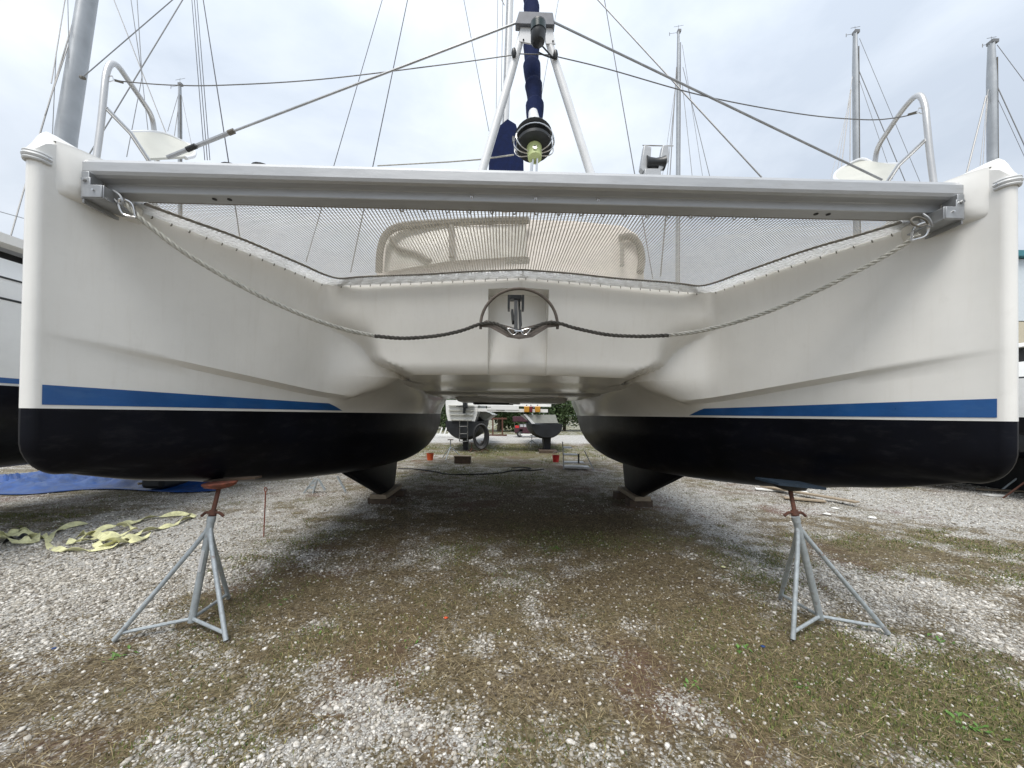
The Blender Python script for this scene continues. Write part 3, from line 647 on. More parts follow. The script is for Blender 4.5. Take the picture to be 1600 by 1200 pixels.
ringtube(MB(), c0, AX, [(.066, .062), (.07, .075), (.12, .075), (.125, .062)], 20).build('furling_line_coil', M['rope'], drum)
e1 = AX.cross(Vector((0, 1, 0))).normalized(); e2 = e1.cross(AX).normalized()
if e2.y > 0: e2 = -e2
gd = MB()
gd.tube([c0+AX*.085+(e1*math.cos(a)+e2*math.sin(a))*.148 for a in [k*math.pi/14 for k in range(28)]], .005, 6, closed=True)
for ang in (-.25, .15, .5, math.pi-.15, math.pi+.25, math.pi-.5):
    v = e1*math.cos(ang)+e2*math.sin(ang); gd.tube(cr([c0+AX*-.03+v*.05, c0+AX*-.015+v*.11, c0+AX*.03+v*.147, c0+AX*.085+v*.148], 4), .0045, 6)
gd.build('drum_cage', M['steel'], drum)
MB().tube([c0+AX*-.035+e2*.05, c0+AX*-.035+e2*.062], .016, 10).build('bolt', M['steel'], drum)
MB().bar(c0+AX*.09+e1*.150, c0+AX*.14+e1*.150, .02, .02).build('line_guide', M['black'], drum)
tg = MB(); tg.bar(c0+AX*-.05+Vector((-.017, 0, 0)), P(830, 272, 2.84), .012, .03); tg.bar(c0+AX*-.05+Vector((.017, 0, 0)), P(838, 272, 2.84), .012, .03); tg.build('toggle', M['steel'], drum)
MB().tube([P(803, 242, 2.9), P(751, 249, 3.0), P(700, 253, 3.2), P(590, 259, 3.6)], .0055, 6).build('furling_line', M['rope'], boat)
# bridle stays and lifeline
def stay(pts, r_, m_, nm='stay', parent=boat, n=6): return MB().tube(cr([P(*a) for a in pts], n) if len(pts) > 2 else [P(*a) for a in pts], r_, 7).build(nm, m_, parent)
bl = stay([(806, 36, 2.92), (362, 206, 2.97)], .0085, M['alu_d']); stay([(362, 206, 2.97), (262, 246, 3.0)], .0155, M['alu_d'])
MB().tube([P(357, 208, 2.97), P(366, 204.5, 2.97)], .019, 10).build('collar', M['frame'], bl); MB().tube([P(292, 234, 2.97), P(306, 228, 2.97)], .019, 10).build('collar', M['black'], bl)
stay([(864, 34, 2.92), (1378, 281, 3.1)], .0085, M['alu_d'])
stay([(808, 85, 2.9), (700, 100, 2.95), (500, 124, 3.0), (350, 133, 3.05), (270, 133, 3.05), (200, 128, 3.0), (180, 125, 3.0)], .0042, M['wire'], 'lifeline', n=8)
stay([(868, 88, 2.9), (950, 108, 2.95), (1100, 150, 3.0), (1250, 178, 3.05), (1350, 187, 3.1), (1400, 184, 3.1), (1437, 176, 3.1)], .0042, M['wire'], 'lifeline', n=8)
stay([(806, 84, 2.9), (868, 86, 2.9)], .004, M['wire'], 'lifeline')
# bow rails with seats
for side in (0, 1):
    def Q(px, py, d):
        if side: return P(1600+8-px+(3 if px < 200 else 0), py+50 if px < 260 else py+38, d+.1)
        return P(px, py, d)
    rl = MB(); rl.tube(cr([Q(146, 275, 2.78), Q(152, 236, 2.8), Q(158, 190, 2.82), Q(163, 140, 2.84), Q(166, 115, 2.86), Q(173, 100, 2.9), Q(184, 103, 2.98), Q(200, 125, 3.15), Q(222, 157, 3.4), Q(236, 180, 3.55), Q(241, 205, 3.6), Q(246, 260, 3.6)], 3), .0205, 16)
    rail_ = rl.build('bow_rail', M['rail'], boat, sharp=80)
    MB().tube([Q(166, 169, 2.84), Q(204, 208, 3.0), Q(233, 252, 3.14)], .016, 10).build('brace', M['steel'], rail_)
    MB().tube([Q(169, 119, 2.86), Q(176, 119, 2.87), Q(178, 126, 2.87), Q(171, 128, 2.86)], .004, 6).build('wire_eye', M['steel'], rail_)
    MB().tube([Q(178, 125, 2.95), Q(192, 129, 3.0)], .009, 8).build('turnbuckle', M['frame'], rail_)
    seat_ = [Q(204, 207, 3.3), Q(240, 207, 3.5), Q(262, 211, 3.6), Q(290, 224, 3.7), Q(302, 233, 3.7), Q(303, 243, 3.6), Q(290, 247, 3.4), Q(234, 250, 3.2)]
    st_ = MB().prism([p+Vector((0, 0, -.005)) for p in seat_], (0, 0, .02)).build('bow_seat', M['seat'], boat)
    MB().tube(cr(seat_[:7], 4), .016, 8).build('seat_rim', M['white'], st_)
# roller on the crossbeam
ro = MB(); Dr = 2.78
r1 = MB(); r1.prism([P(1007, 226, Dr), P(1018, 230, Dr), P(1016, 258, Dr), P(1005, 268, Dr), P(1001, 262, Dr)], (0, .05, 0)); r1.prism([P(1036, 226, Dr), P(1045, 228, Dr), P(1046, 250, Dr), P(1035, 264, Dr), P(1028, 268, Dr)], (0, .05, 0))
r1.prism([P(1008, 263, Dr-.02), P(1032, 263, Dr-.02), P(1035, 280, Dr-.02), P(1007, 279, Dr-.02)], (0, .09, 0)); fo = r1.build('anchor_roller', M['alu'], boat, bevel=.004)
MB().tube([P(1009, 255, Dr+.02), P(1014, 255, Dr+.02), P(1024, 255, Dr+.02), P(1033, 255, Dr+.02), P(1038, 255, Dr+.02)], [.05, .04, .034, .04, .05], 18).build('roller', M['black'], fo)
MB().tube([P(1004, 227, Dr+.02), P(1052, 228, Dr+.02)], .005, 8).build('pin', M['steel'], fo)
for a in (362, 410, 1275, 1315):    # low deck hatches peeping over the beam
    yy = 265 if a < 800 else 295
    MB().tube([P(a, yy, 3.6), P(a, yy-2.5, 3.6)], .09, 16).build('deck_cap', M['black'], boat)
# mast, boom bag, shrouds
mst = MB(); mst.tube([P(789, 330, 8.6), P(789, 200, 8.6), P(798, -30, 8.9), P(800, -60, 8.9)], .105, 14, flat=.8); masto = mst.build('mast', M['white'], boat)
MB().tube([P(785.5, 200, 8.48), P(793.5, -40, 8.78)], .014, 6).build('mast_track', M['alu_d'], masto)
bb = MB(); sec = [(793, 186), (806, 194), (812, 215), (818, 252), (819, 300), (763, 300), (764, 250), (772, 215), (781, 196)]
fa = [P(x, y, 8.2) for x, y in sec]; fb = [P(790+(x-790)*.9, y+6, 8.9) for x, y in sec]; fm = [(a+b)/2+Vector((.02*math.sin(i*2), 0, 0)) for i, (a, b) in enumerate(zip(fa, fb))]
bb.grid([q+[q[0]] for q in (fa, fm, fb)]); bb.poly(fa, [tuple(range(9))]); bb.poly(fb, [tuple(range(9))]); bb.build('sail_bag', M['navy'], boat, bevel=.02)
stay([(641, -20, 8.2), (583, 258, 6.6), (548, 425, 5.8)], .0085, M['dwire'], 'shroud', n=1); stay([(603, -20, 8.2), (522, 258, 6.6), (478, 410, 6)], .0065, M['dwire'], 'shroud', n=1)
stay([(721, -20, 8.4), (764, 205, 8.0)], .006, M['dwire'], 'shroud'); stay([(941, -20, 8.2), (992, 274, 6.6), (1020, 435, 6)], .008, M['dwire'], 'shroud', n=1)
stay([(916, -20, 6), (1190, 277, 4.6)], .009, M['wire'], 'shroud'); stay([(778, -20, 8.6), (775, 190, 8.4)], .006, M['wire'], 'halyard'); stay([(786, -20, 8.6), (783, 160, 8.4)], .007, M['wire'], 'halyard')
stay([(788, 8, 8.7), (778, -12, 8.7)], .01, M['wire'], 'halyard'); stay([(876, -20, 8.4), (846, 150, 8.4)], .006, M['wire'], 'halyard')
stay([(1042, 320, 6), (1032, 432, 6.4)], .012, M['wire'], 'shroud'); 
# ------------------------------------------------------------ anchor and mooring bridle
an = thing('anchor', P(811, 515, 3.75), 'dull brown steel anchor with round hoop hanging in the bridge deck recess', 'anchor')
D = 3.75
hoop = [P(811+60*math.cos(a), 508-57*math.sin(a), D) for a in [math.pi*k/24 for k in range(25)]]; hoop = [P(871, 514, D)]+hoop+[P(751, 514, D)]
MB().tube(hoop, .0145, 10).build('roll_bar', M['anchor'], an)
fl = MB()
fl.poly([P(749, 506, D), P(768, 507, D-.03), P(795, 524, D-.1), P(811, 526, D-.25), P(828, 524, D-.1), P(856, 507, D-.03), P(874, 506, D), P(874, 510, D), P(856, 512, D-.03), P(832, 527, D-.1), P(811, 530, D-.25), P(793, 527, D-.1), P(766, 512, D-.03), P(749, 511, D),
         P(760, 500, D+.3), P(811, 514, D+.45), P(862, 500, D+.3)],
        [(0, 1, 12, 13), (1, 2, 11, 12), (2, 3, 10, 11), (3, 4, 9, 10), (4, 5, 8, 9), (5, 6, 7, 8), (0, 14, 1), (1, 14, 15, 2), (2, 15, 3), (3, 15, 4), (4, 15, 16, 5), (5, 16, 6), (13, 12, 14), (12, 11, 15, 14), (11, 10, 15), (10, 9, 15), (9, 8, 16, 15), (8, 7, 16)])
fl.build('fluke', M['anchor'], an, sharp=5)
sk = MB(); sk.bar(P(806, 522, D-.05), P(806, 470, D+.25), .035, .07); sk.bar(P(813, 518, D), P(811, 474, D+.3), .018, .05); sk.build('shank', M['black'], an)
ar = MB(); ar.box(P(795, 474, D+.2), (.022, .12, .14)); ar.box(P(817, 474, D+.2), (.022, .12, .14)); ar.box(P(806, 466, D+.25), (.12, .1, .04)); ar.bar(P(800, 486, D+.2), P(802, 504, D+.1), .02, .05); ar.bar(P(813, 486, D+.2), P(814, 508, D+.1), .018, .04); ar.build('roller_bracket', M['black'], boat)
def strands(mb, path, r_, pitch):
    L = 0; D_ = [0]
    for a, b in zip(path, path[1:]): L += (b-a).length; D_.append(L)
    n = int(L/pitch*9); 
    def at(q):
        s_ = q*L; j = max(i for i in range(len(D_)-1) if D_[i] <= s_ or i == 0); return path[j]+(path[j+1]-path[j])*((s_-D_[j])/max(1e-9, D_[j+1]-D_[j])), (path[j+1]-path[j]).normalized()
    for k in range(3):
        pts = []
        for i in range(n+1):
            c, tg_ = at(min(1, i/n)); u = tg_.cross(Vector((0, 1, 0.2))).normalized(); v = tg_.cross(u); a = 2*math.pi*(i/9+k/3); pts.append(c+(u*math.cos(a)+v*math.sin(a))*r_*.60)
        mb.tube(pts, r_*.47, 6)
    return mb
ml = thing('mooring_rope', P(600, 528, 3.6), 'twisted grey mooring rope sagging from bow brackets to the anchor hoop', 'rope')
lp = cr([P(196, 318, 2.66), P(232, 352, 2.72), P(300, 402, 2.85), P(400, 459, 3.05), P(480, 495, 3.2), P(540, 515, 3.35), P(585, 525, 3.45)], 8)
strands(MB(), lp, .0185, .13).build('rope', M['rope'], ml, sharp=80)
lp = cr([P(585, 525, 3.45), P(630, 528.5, 3.52), P(680, 525, 3.6), P(720, 517, 3.66), P(752, 506, 3.72), P(775, 506, 3.7), P(797, 518, 3.66)], 8)
strands(MB(), lp, .0175, .12).build('dark_rope', M['drope'], ml, sharp=80)
lp = cr([P(826, 518, 3.66), P(848, 506, 3.7), P(872, 505, 3.72), P(900, 513, 3.7), P(950, 523, 3.66), P(1000, 525.5, 3.6), P(1045, 524, 3.54)], 8)
strands(MB(), lp, .0175, .12).build('dark_rope', M['drope'], ml, sharp=80)
lp = cr([P(1045, 524, 3.54), P(1100, 516, 3.45), P(1180, 494, 3.3), P(1260, 462, 3.15), P(1330, 428, 3.0), P(1390, 396, 2.9), P(1436, 366, 2.8)], 8)
strands(MB(), lp, .0185, .13).build('rope', M['rope'], ml, sharp=80)
for a, b in (((186, 312), (212, 340)), ((1450, 348), (1424, 376))):   # spliced eyes and steel thimbles
    d = 2.66 if a[0] < 800 else 2.78; dx, dy = (b[0]-a[0]), (b[1]-a[1]); nx_, ny_ = -dy*.28, dx*.28
    e = cr([P(a[0]+dx, a[1]+dy, d+.02), P(a[0]+dx*.5+nx_, a[1]+dy*.5+ny_, d), P(a[0], a[1], d-.02), P(a[0]+dx*.45-nx_, a[1]+dy*.45-ny_, d), P(a[0]+dx, a[1]+dy, d+.02)], 6)
    MB().tube(e, .008, 8).build('thimble', M['steel'], ml)
    MB().tube(cr([P(a[0]-8, a[1]-14, d-.02), P(a[0]+2, a[1]-6, d-.04), P(a[0]+6, a[1]+6, d-.03), P(a[0]-3, a[1]+4, d-.01), P(a[0]-12, a[1]-8, d)], 4), .007, 8).build('shackle', M['alu_d'], ml)
MB().tube(cr([P(1448, 351, 2.7), P(1437, 354, 2.69), P(1426, 350, 2.68), P(1424, 343, 2.68), P(1433, 339, 2.68), P(1445, 343, 2.69), P(1450, 349, 2.7)], 5), .0065, 8).build('shackle_key', M['frame'], ml)
sh_ = MB()
for sgn in (-1, 1):
    e = cr([P(811+sgn*3, 517, 3.62), P(811+sgn*12, 514, 3.62), P(811+sgn*18, 514, 3.62), P(811+sgn*12, 522, 3.62), P(811+sgn*7, 523, 3.62), P(811+sgn*3, 519, 3.62)], 4); sh_.tube(e, .006, 6)
sh_.bar(P(804, 517, 3.62), P(818, 517, 3.62), .012, .012); sh_.build('shackle', M['steel'], ml)

# ------------------------------------------------------------ jack stands
def jack(feet, hub, collar, pad, padm, padtilt, label, group='jack stands carrying the bows', bent=False):
    base = Vector((hub.x, hub.y, 0)); o = thing('jack_stand', base, label, 'boat stand', group)
    top = collar; low = Vector(hub); low.z = .05
    ax = (top-low).normalized()
    MB().tube([low, top], .029, 12).build('post', M['galv'], o)
    for f in feet:
        f = Vector((f.x, f.y, .012)); br_ = top-ax*.10; k = br_+(f-br_).normalized()*.14+Vector(((f-br_).x, (f-br_).y, 0))*.02
        lg = MB().tube(cr([top-ax*.05, k, f+(k-f)*.5, f], 4), .0195, 10).build('leg', M['galv'], o)
        h = low+ax*.03; e = f+(top-f)*.055; MB().tube([h, e], .015, 8).build('brace', M['galv'], lg)
    MB().tube([top-ax*.02, top+ax*.03], .034, 12).build('collar', M['galv'], o)
    d = (pad-top); MB().tube([top, pad-d.normalized()*.02], .019, 10).build('screw', M['rust'], o)
    hn = MB(); u = Vector((1, 0, 0)); c = top+d.normalized()*.055
    hn.tube(cr([c+u*-.10+Vector((0, 0, -.02)), c+u*-.055+Vector((0, 0, .012)), c, c+u*.055+Vector((0, 0, .012)), c+u*.10+Vector((0, 0, -.02))], 3), .013, 8); hn.tube([c-d.normalized()*.025, c+d.normalized()*.03], .032, 10)
    hn.build('handle', M['rust'], o)
    rot = Matrix.Rotation(padtilt, 3, 'Y')
    if padm is M['redrust']:
        mb = MB(); mb.tube([pad+rot@Vector((0, 0, q)) for q in (-.05, -.03, 0, .012)], [.05, .12, .145, .14], 8); po = mb.build('pad', padm, o); MB().box(pad+rot@Vector((.05, .1, .022)), (.5, .1, .018), rot).build('shim', M['dwood'], po)
    else:
        mb = MB(); mb.tube([pad+rot@Vector((0, 0, q)) for q in (-.055, -.035, 0)], [.05, .13, .15], 8); po = mb.build('pad', M['dark'], o); MB().box(pad+rot@Vector((0, 0, .012)), (.44, .34, .024), rot).build('board', padm, po)
    return o
j1 = jack([G(178, 1003), G(353, 1003), G(357, 936)], G(299, 981), P(330, 812, 3.5), P(344, 755, 3.68), M['redrust'], R(-4), 'galvanised boat stand with rusty red pad under the left bow')
# paper label stuck to the post of that stand
lw = G(299, 981); lw.z = .05; tp = P(330, 812, 3.5); c = lw+(tp-lw)*.60+Vector((0.0, -.0235, 0)); 
MB().bar(c-(tp-lw).normalized()*.09+Vector((0, -.004, 0)), c+(tp-lw).normalized()*.09+Vector((0, -.004, 0)), .045, .016).build('sticker', M['white'], j1)
j2 = jack([G(1239, 1001), G(1388, 992), G(1219, 936)], G(1282, 976), P(1244, 812, 3.55), P(1233, 757, 3.72), M['bluepad'], R(5), 'galvanised boat stand with blue black board under the right bow')

# wooden blocks under the keels
for s, lab in ((-1, 'the left keel'), (1, 'the right keel')):
    for k, (yy, dz, wd) in enumerate(((5.75, .07, .5), (6.5, .07, .6))):
        c = B(s*2.72, yy, 0); b = MB().box((c.x, c.y, dz), (wd, .28, .14), Matrix.Rotation(.06*k+.05*s, 3, 'Z')).build('timber_block', M['dwood'], None, bevel=.008)
        tag(b, f'{"front" if k == 0 else "rear"} dark timber block lying under {lab} of the catamaran', 'wood block', 'timber blocks under the keels')
    c = B(s*2.72, 6.1, 0); b = MB().box((c.x, c.y, .19), (.34, 1.2, .09), Matrix.Rotation(.02, 3, 'Z')).build('timber_block', M['wood'], None, bevel=.008)
    tag(b, f'long flat board between {lab} and its blocks', 'wood block', 'timber blocks under the keels')

# ------------------------------------------------------------ masts and neighbours
def monohull(px, ytop, d, wpx, label, rake=2, L=11.0, dirn=1, group='sailing boats standing in the yard', hullc='gel_far', stays=()):
    tp = P(px, ytop, d); bx = P(px+rake, 600, d); base = Vector((bx.x, bx.y, 0))
    o = thing('sailboat', base, label, 'sailboat', group); bm = 3.3; rows = []; rb = []
    for i in range(25):
        u = i/24; y = base.y+(u-.42)*L; hw = bm/2*(math.sin(math.pi*min(1, .08+u*.62))**.75)*(1 if u > 0 else .0); hw = max(.02, hw*(u*6 if u < .12 else 1))
        zk = .95+.25*(2*u-1)**2; rows.append([Vector((base.x+a*hw, y, z)) for a, z in ((1, 2.55+.25*(1-u)**2), (1, 2.3), (.97, 1.95))]+[Vector((base.x-a*hw, y, z)) for a, z in ((.97, 1.95), (1, 2.3), (1, 2.55+.25*(1-u)**2))])
        rb.append([Vector((base.x+hw*.97*math.cos(math.pi*k/10), y, 1.95-(1.95-zk)*math.sin(math.pi*k/10)**.8)) for k in range(11)])
    mb = MB(); mb.grid([r_[:3] for r_ in rows]); mb.grid([r_[3:] for r_ in rows]); mb.grid([[r_[0], (r_[0]+r_[5])/2+Vector((0, 0, .06)), r_[5]] for r_ in rows]); mb.poly([rows[-1][k] for k in range(6)], [(0, 1, 2, 3, 4, 5)])
    mb.build('hull', M[hullc], o, sharp=50); MB().grid(rb).build('hull_bottom', M['anti2'], o)
    MB().box((base.x, base.y+.3, .62), (.22, 1.7, 1.2)).build('keel', M['anti2'], o, bevel=.05)
    MB().box((base.x, base.y+.4, 2.85), (1.9, 4.0, .45)).build('cabin', M['cap'], o, bevel=.1)
    r_ = wpx/F*d/2; m0 = Vector((base.x, base.y, 2.6))
    mo = MB().tube([m0, m0+(tp-m0)*.9, tp], [r_, r_, r_*.7], 10, flat=.7).build('mast', M['mastal'], o)
    MB().tube([m0+Vector((r_*.9, -r_*.4, .3)), tp+Vector((r_*.9, -r_*.4, -.5))], r_*.16, 5).build('mast_groove', M['frame'], mo)
    hd = MB(); q = d/F
    hd.box(tp+Vector((.3*r_, 0, .03)), (r_*1.5, r_*1.4, .10)); hd.tube([tp, tp+Vector((0, 0, 11*q))], .008, 4); hd.tube([tp+Vector((-7*q, 0, 8*q)), tp+Vector((8*q, 0, 11*q))], .008, 4); hd.tube([tp+Vector((-2*q, 0, -1*q)), tp+Vector((-14*q, 0, -3*q))], .008, 4)
    hd.tube([tp+Vector((-14*q, 0, -1*q)), tp+Vector((-14*q, 0, -6*q))], .014, 4); hd.build('masthead_gear', M['wire'], mo)
    for (x0, y0, x1, y1, rr_) in stays: MB().tube([P(x0, y0, d), P(x1, y1, d-.5)], rr_*d/15, 5).build('stay', M['wire'], o)
    for a, yy in ((-1, -2.2), (1, -2.2), (-1, 2.4), (1, 2.4)):
        f = Vector((base.x+a*2.0, base.y+yy, 0)); t_ = Vector((base.x+a*1.25, base.y+yy, 1.42))
        pr = MB()
        for q_ in (0, 2.1, 4.2): pr.tube([f+Vector((.35*math.cos(q_), .35*math.sin(q_), .01)), t_+Vector((a*.2, 0, -.5))], .022, 6)
        pr.tube([t_+Vector((a*.2, 0, -.5)), t_], .025, 6); pr.build('prop', M['galv'], o)
    return o
monohull(1060, 50, 17, 7, 'sailboat whose thin grey mast rises right of the anchor roller, left of two taller ones', rake=-3, stays=((1058, 110, 1040, 300, .012), (1057, 105, 1046, 285, .02), (1066, 70, 1100, 290, .008), (1067, 105, 1110, 280, .012), (1066, 130, 1082, 280, .01), (1056, 130, 1035, 275, .008)))
monohull(1336, 52, 13.5, 9.5, 'sailboat whose tall pale mast rises behind the right bow seat', rake=4, stays=((1332, 120, 1303, 300, .01), (1330, 140, 1312, 280, .016), (1329, 142, 1328, 270, .016), (1340, 105, 1415, 285, .014), (1343, 60, 1440, 290, .008), (1341, 120, 1395, 280, .008), (1329, 150, 1298, 280, .008)))
monohull(1549, 68, 12.5, 13, 'sailboat whose thick grey mast stands at the right edge above the right bow', rake=4, stays=((1541, 150, 1505, 292, .028), (1543, 155, 1533, 300, .01), (1544, 140, 1527, 300, .01), (1556, 130, 1625, 280, .016), (1558, 70, 1640, 180, .01), (1557, 150, 1640, 330, .008)))
monohull(281, 133, 18, 7, 'sailboat whose short dark mast top shows above the left bow seat', rake=2, stays=((278, 150, 262, 205, .01), (279, 165, 272, 215, .012), (284, 150, 300, 230, .008)))
# left neighbour: long white hull whose side fills the left edge
lb = thing('motor_sailer', (-8.4, 9, 0), 'long white yacht with blue line and black bottom beside the left bow', 'yacht')
YL = [3.2, 3.6, 4.2, 5, 6, 7, 8, 10, 12, 14, 15.5]
def xl_(y): return -6.55-.5*max(0, (4.2-y)/1.0)**1.6-.02*max(0, y-9)**1.6
def lside(zs_, off=0): return [[Vector((xl_(y)+o_+off, y, z)) for o_, z in zs_] for y in YL]
wl = CAMH+.29
MB().grid(lside([(-.02, wl+.10), (-.01, wl+.55), (0, wl+1.1)])).build('topside', M['gel_far'], lb)
MB().grid(lside([(-.01, wl+1.125), (-.03, wl+1.38)])).build('bulwark', M['gel_far'], lb)
MB().grid(lside([(.004, wl+1.098), (.004, wl+1.127)])).build('rub_rail', M['black'], lb)
MB().grid(lside([(-.03, wl+1.40), (-.12, wl+1.66)])).build('coaming', M['gel_far'], lb); MB().grid(lside([(-.02, wl+1.378), (-.02, wl+1.402)])).build('rub_rail', M['black'], lb)
MB().grid(lside([(-.16, wl+1.66), (-.30, wl+1.80)])).build('side_window', M['dark'], lb); MB().grid(lside([(-.12, wl+1.80), (-.02, wl+1.84), (-.02, wl+1.96), (-.35, wl+2.02), (-3.2, wl+2.05)])).build('coachroof', M['gel'], lb, sharp=20)
MB().grid(lside([(-.028, wl), (-.02, wl+.03)])).build('white_line', M['white'], lb); MB().grid(lside([(-.018, wl+.03), (-.016, wl+.10)])).build('stripe', M['blue'], lb)
MB().grid([[Vector((xl_(y)-.03-1.8*(1-math.cos(a)), y, wl-1.25*math.sin(a))) for a in [math.pi*k/16 for k in range(17)]] for y in YL]).build('hull_bottom', M['anti'], lb)
MB().grid([[Vector((xl_(y)-3.63, y, z)) for z in (wl, wl+.7, wl+2)] for y in YL]).build('far_side', M['gel_far'], lb)
MB().box((-8.3, 9.7, .62), (.5, 1.5, 1.1)).build('keel', M['anti2'], lb, bevel=.08)
mo = MB().tube([P(96, 300, 6.6), P(104, 210, 6.65), P(143, -40, 6.9)], [.155, .155, .14], 14, flat=.75).build('mast', M['mastal'], lb)
MB().tube([P(127, 121, 6.6), P(131, 122, 6.55)], .03, 8).build('mast_fitting', M['frame'], mo)
for (x0, y0, x1, y1, rr_) in ((103, -10, 80, 130, .008), (127, -10, 62, 210, .011), (134, -10, 70, 180, .008), (88, 80, 82, 210, .006), (62, 210, 12, 385, .011), (106, 0, 108, 90, .006), (275, -5, 130, 120, .008), (290, -8, 140, 240, .009), (176, -5, 262, 215, .008), (204, -5, 222, 120, .006), (214, -5, 222, 120, .006), (222, 120, 198, 245, .006), (222, 120, 232, 210, .006)):
    MB().tube([P(x0, y0, 7), P(x1, y1, 6.2)], rr_, 5).build('stay', M['wire'], lb)
for (x0, y0, x1, y1, rr_) in ((316, -10, 357, 252, .009), (299, -10, 320, 250, .006), (303, -10, 324, 250, .006), (307, -10, 328, 250, .006)):
    MB().tube([P(x0, y0, 8), P(x1, y1, 6.4), P(x1+(x1-x0)*.65, 430, 6.0)] if x0 > 310 else [P(x0, y0, 8), P(x1, y1, 6.4)], rr_, 5).build('shroud', M['dwire'], boat)
for (x0, y0, x1, y1) in ((-10, 328, 40, 342), (-10, 366, 40, 376)): MB().tube([P(x0, y0, 5.5), P(x1, y1, 6.5)], .006, 5).build('guard_wire', M['wire'], lb)
# right neighbour seen in the sliver at the edge
rb_ = thing('motorboat', (14.5, 10, 0), 'white motorboat with black bottom just past the right bow', 'motorboat')
YR = [7.5, 8.3, 9, 10, 12, 14, 16]
def xr_(y): return 11.75+.3*max(0, (9-y))**1.4
def rside(zs_): return [[Vector((xr_(y)+o_, y, z)) for o_, z in zs_] for y in YR]
MB().grid(rside([(.05, 2.0), (0, 2.5), (0, 2.9)]), flip=True).build('topside', M['gel_far'], rb_); MB().grid(rside([(0, 2.9), (.02, 2.94)]), flip=True).build('rub_rail', M['black'], rb_)
MB().grid(rside([(.02, 2.94), (.15, 3.3), (2, 3.35), (4, 3.3)]), flip=True).build('deck', M['gel_far'], rb_, sharp=20); MB().grid(rside([(.9, 3.35), (1.0, 3.75)]), flip=True).build('side_window', M['dark'], rb_)
MB().grid(rside([(.8, 3.75), (.85, 3.85), (3.2, 3.9)]), flip=True).build('coachroof', M['gel_far'], rb_, sharp=20)
MB().grid([[Vector((xr_(y)+.05+2*(1-math.cos(a)), y, 2.0-1.1*math.sin(a))) for a in [math.pi*k/12 for k in range(13)]] for y in YR], flip=True).build('hull_bottom', M['anti'], rb_)
for yy in (9.2, 12.5):
    pr = MB(); t_ = Vector((12.5, yy, 1.1))
    for q_ in (0, 2.1, 4.2): pr.tube([t_+Vector((-.2+.4*math.cos(q_), .4*math.sin(q_), -1.09)), t_+Vector((0, 0, -.4))], .02, 6)
    pr.tube([t_+Vector((0, 0, -.4)), t_], .022, 6); pr.build('prop', M['rust'], rb_)
MB().box((13.8, 11, .5), (.3, 3, .98)).build('keel', M['anti2'], rb_)
# shed
sh = thing('shed', (36, 26, 0), 'tall beige storage shed with teal roof at the right edge', 'shed')
x0 = 26.3
MB().box((x0+10, 26, 3.6), (20, 11, 7.2)).build('wall', M['beige'], sh)
for i in range(26): MB().box((x0-.03+.4+i*.78, 20.47, 3.6), (.08, .06, 7.2)).build('rib', M['beige'], sh)
MB().box((x0+10, 26, 8.9), (20, 11, 3.3)).build('upper_wall', mat('pale_cladding', (.62, .68, .72), .5, var=.05), sh)
MB().prism([(x0-.3, 20.2, 10.6), (x0-.3, 20.2, 10.9), (x0-.3, 26, 12.4), (x0-.3, 31.8, 10.9), (x0-.3, 31.8, 10.6)], (20.8, 0, 0)).build('roof', M['teal'], sh)

# ------------------------------------------------------------ far catamaran seen through the tunnel
fc_ = thing('catamaran', P(785, 700, 20), 'far white catamaran with dark bottom seen from astern through the tunnel', 'catamaran')
fc_['label'] = 'far white catamaran with steps and hoses on its stern, seen through the tunnel'
def fp(px, py, d=19.5): return P(px, py, d)
def far_hull(cx, sgn):
    top = [(cx-26, 628), (cx+24, 628)]
    rows = []
    prof = [(-26, 625), (-25, 645), (-22, 658), (-14, 666)] + [(14, 666), (20, 658), (24, 645), (24, 625)]
    # transom and hull body going away
    for d in (19.5, 21, 23, 26, 29, 31): rows.append([P(cx, 650, 19.5)*0+Vector((P(cx+a*(1 if d < 29 else .5), b, 19.5).x, d, P(cx+a, b, 19.5).z)) for a, b in prof])
    return rows
cxl = 722
rows = far_hull(cxl, 1); mb = MB(); mb.grid(rows); mb.poly(rows[0], [tuple(range(8))]); mb.build('topside', M['gel_far'], fc_)
def fbottom(cx, w1, ytop, ybot, d0=19.48):
    rows = []
    for d, k in ((d0, .82), (d0+1.2, 1), (d0+4, 1), (d0+8, .8), (d0+11, .2)):
        a0 = P(cx, ytop, d0); zt = a0.z; zb = P(cx, ybot, d0).z; hw = w1/F*d0/2*k
        rows.append([Vector((a0.x+hw*math.cos(math.pi*q/12), d, zt-(zt-zb)*k*math.sin(math.pi*q/12)**.8)) for q in range(13)])
    mb = MB(); mb.grid(rows); mb.poly(rows[0], [tuple(range(13))]); return mb
fbottom(723, 66, 658, 690).build('hull_bottom', M['anti2'], fc_); fbottom(855, 58, 663, 688).build('hull_bottom', M['anti2'], fc_)
stp = MB()
for k, (y_, w_) in enumerate(((634, 20), (641, 19.5), (648, 18.5), (656, 16))):
    a = P(721-w_, y_, 19.42); b = P(721+w_, y_, 19.42); stp.box((a+b)/2+Vector((0, 0, 0)), ((b-a).length, .12, .05))
stp.build('stern_steps', M['seat'], fc_)
mb = MB(); mb.prism([P(818, 648, 19.5), P(834, 661, 19.5), P(872, 661, 19.5), P(868, 648, 19.5)], (0, 9, 0)); mb.build('topside', mat('shaded_grey_hull', (.34, .35, .32), .5), fc_); mb = MB(); mb.prism([P(818, 647, 19.4), P(822, 647, 19.4), P(836, 662, 19.4), P(831, 662, 19.4)], (0, .1, 0)); mb.build('hull_edge', M['white'], fc_)
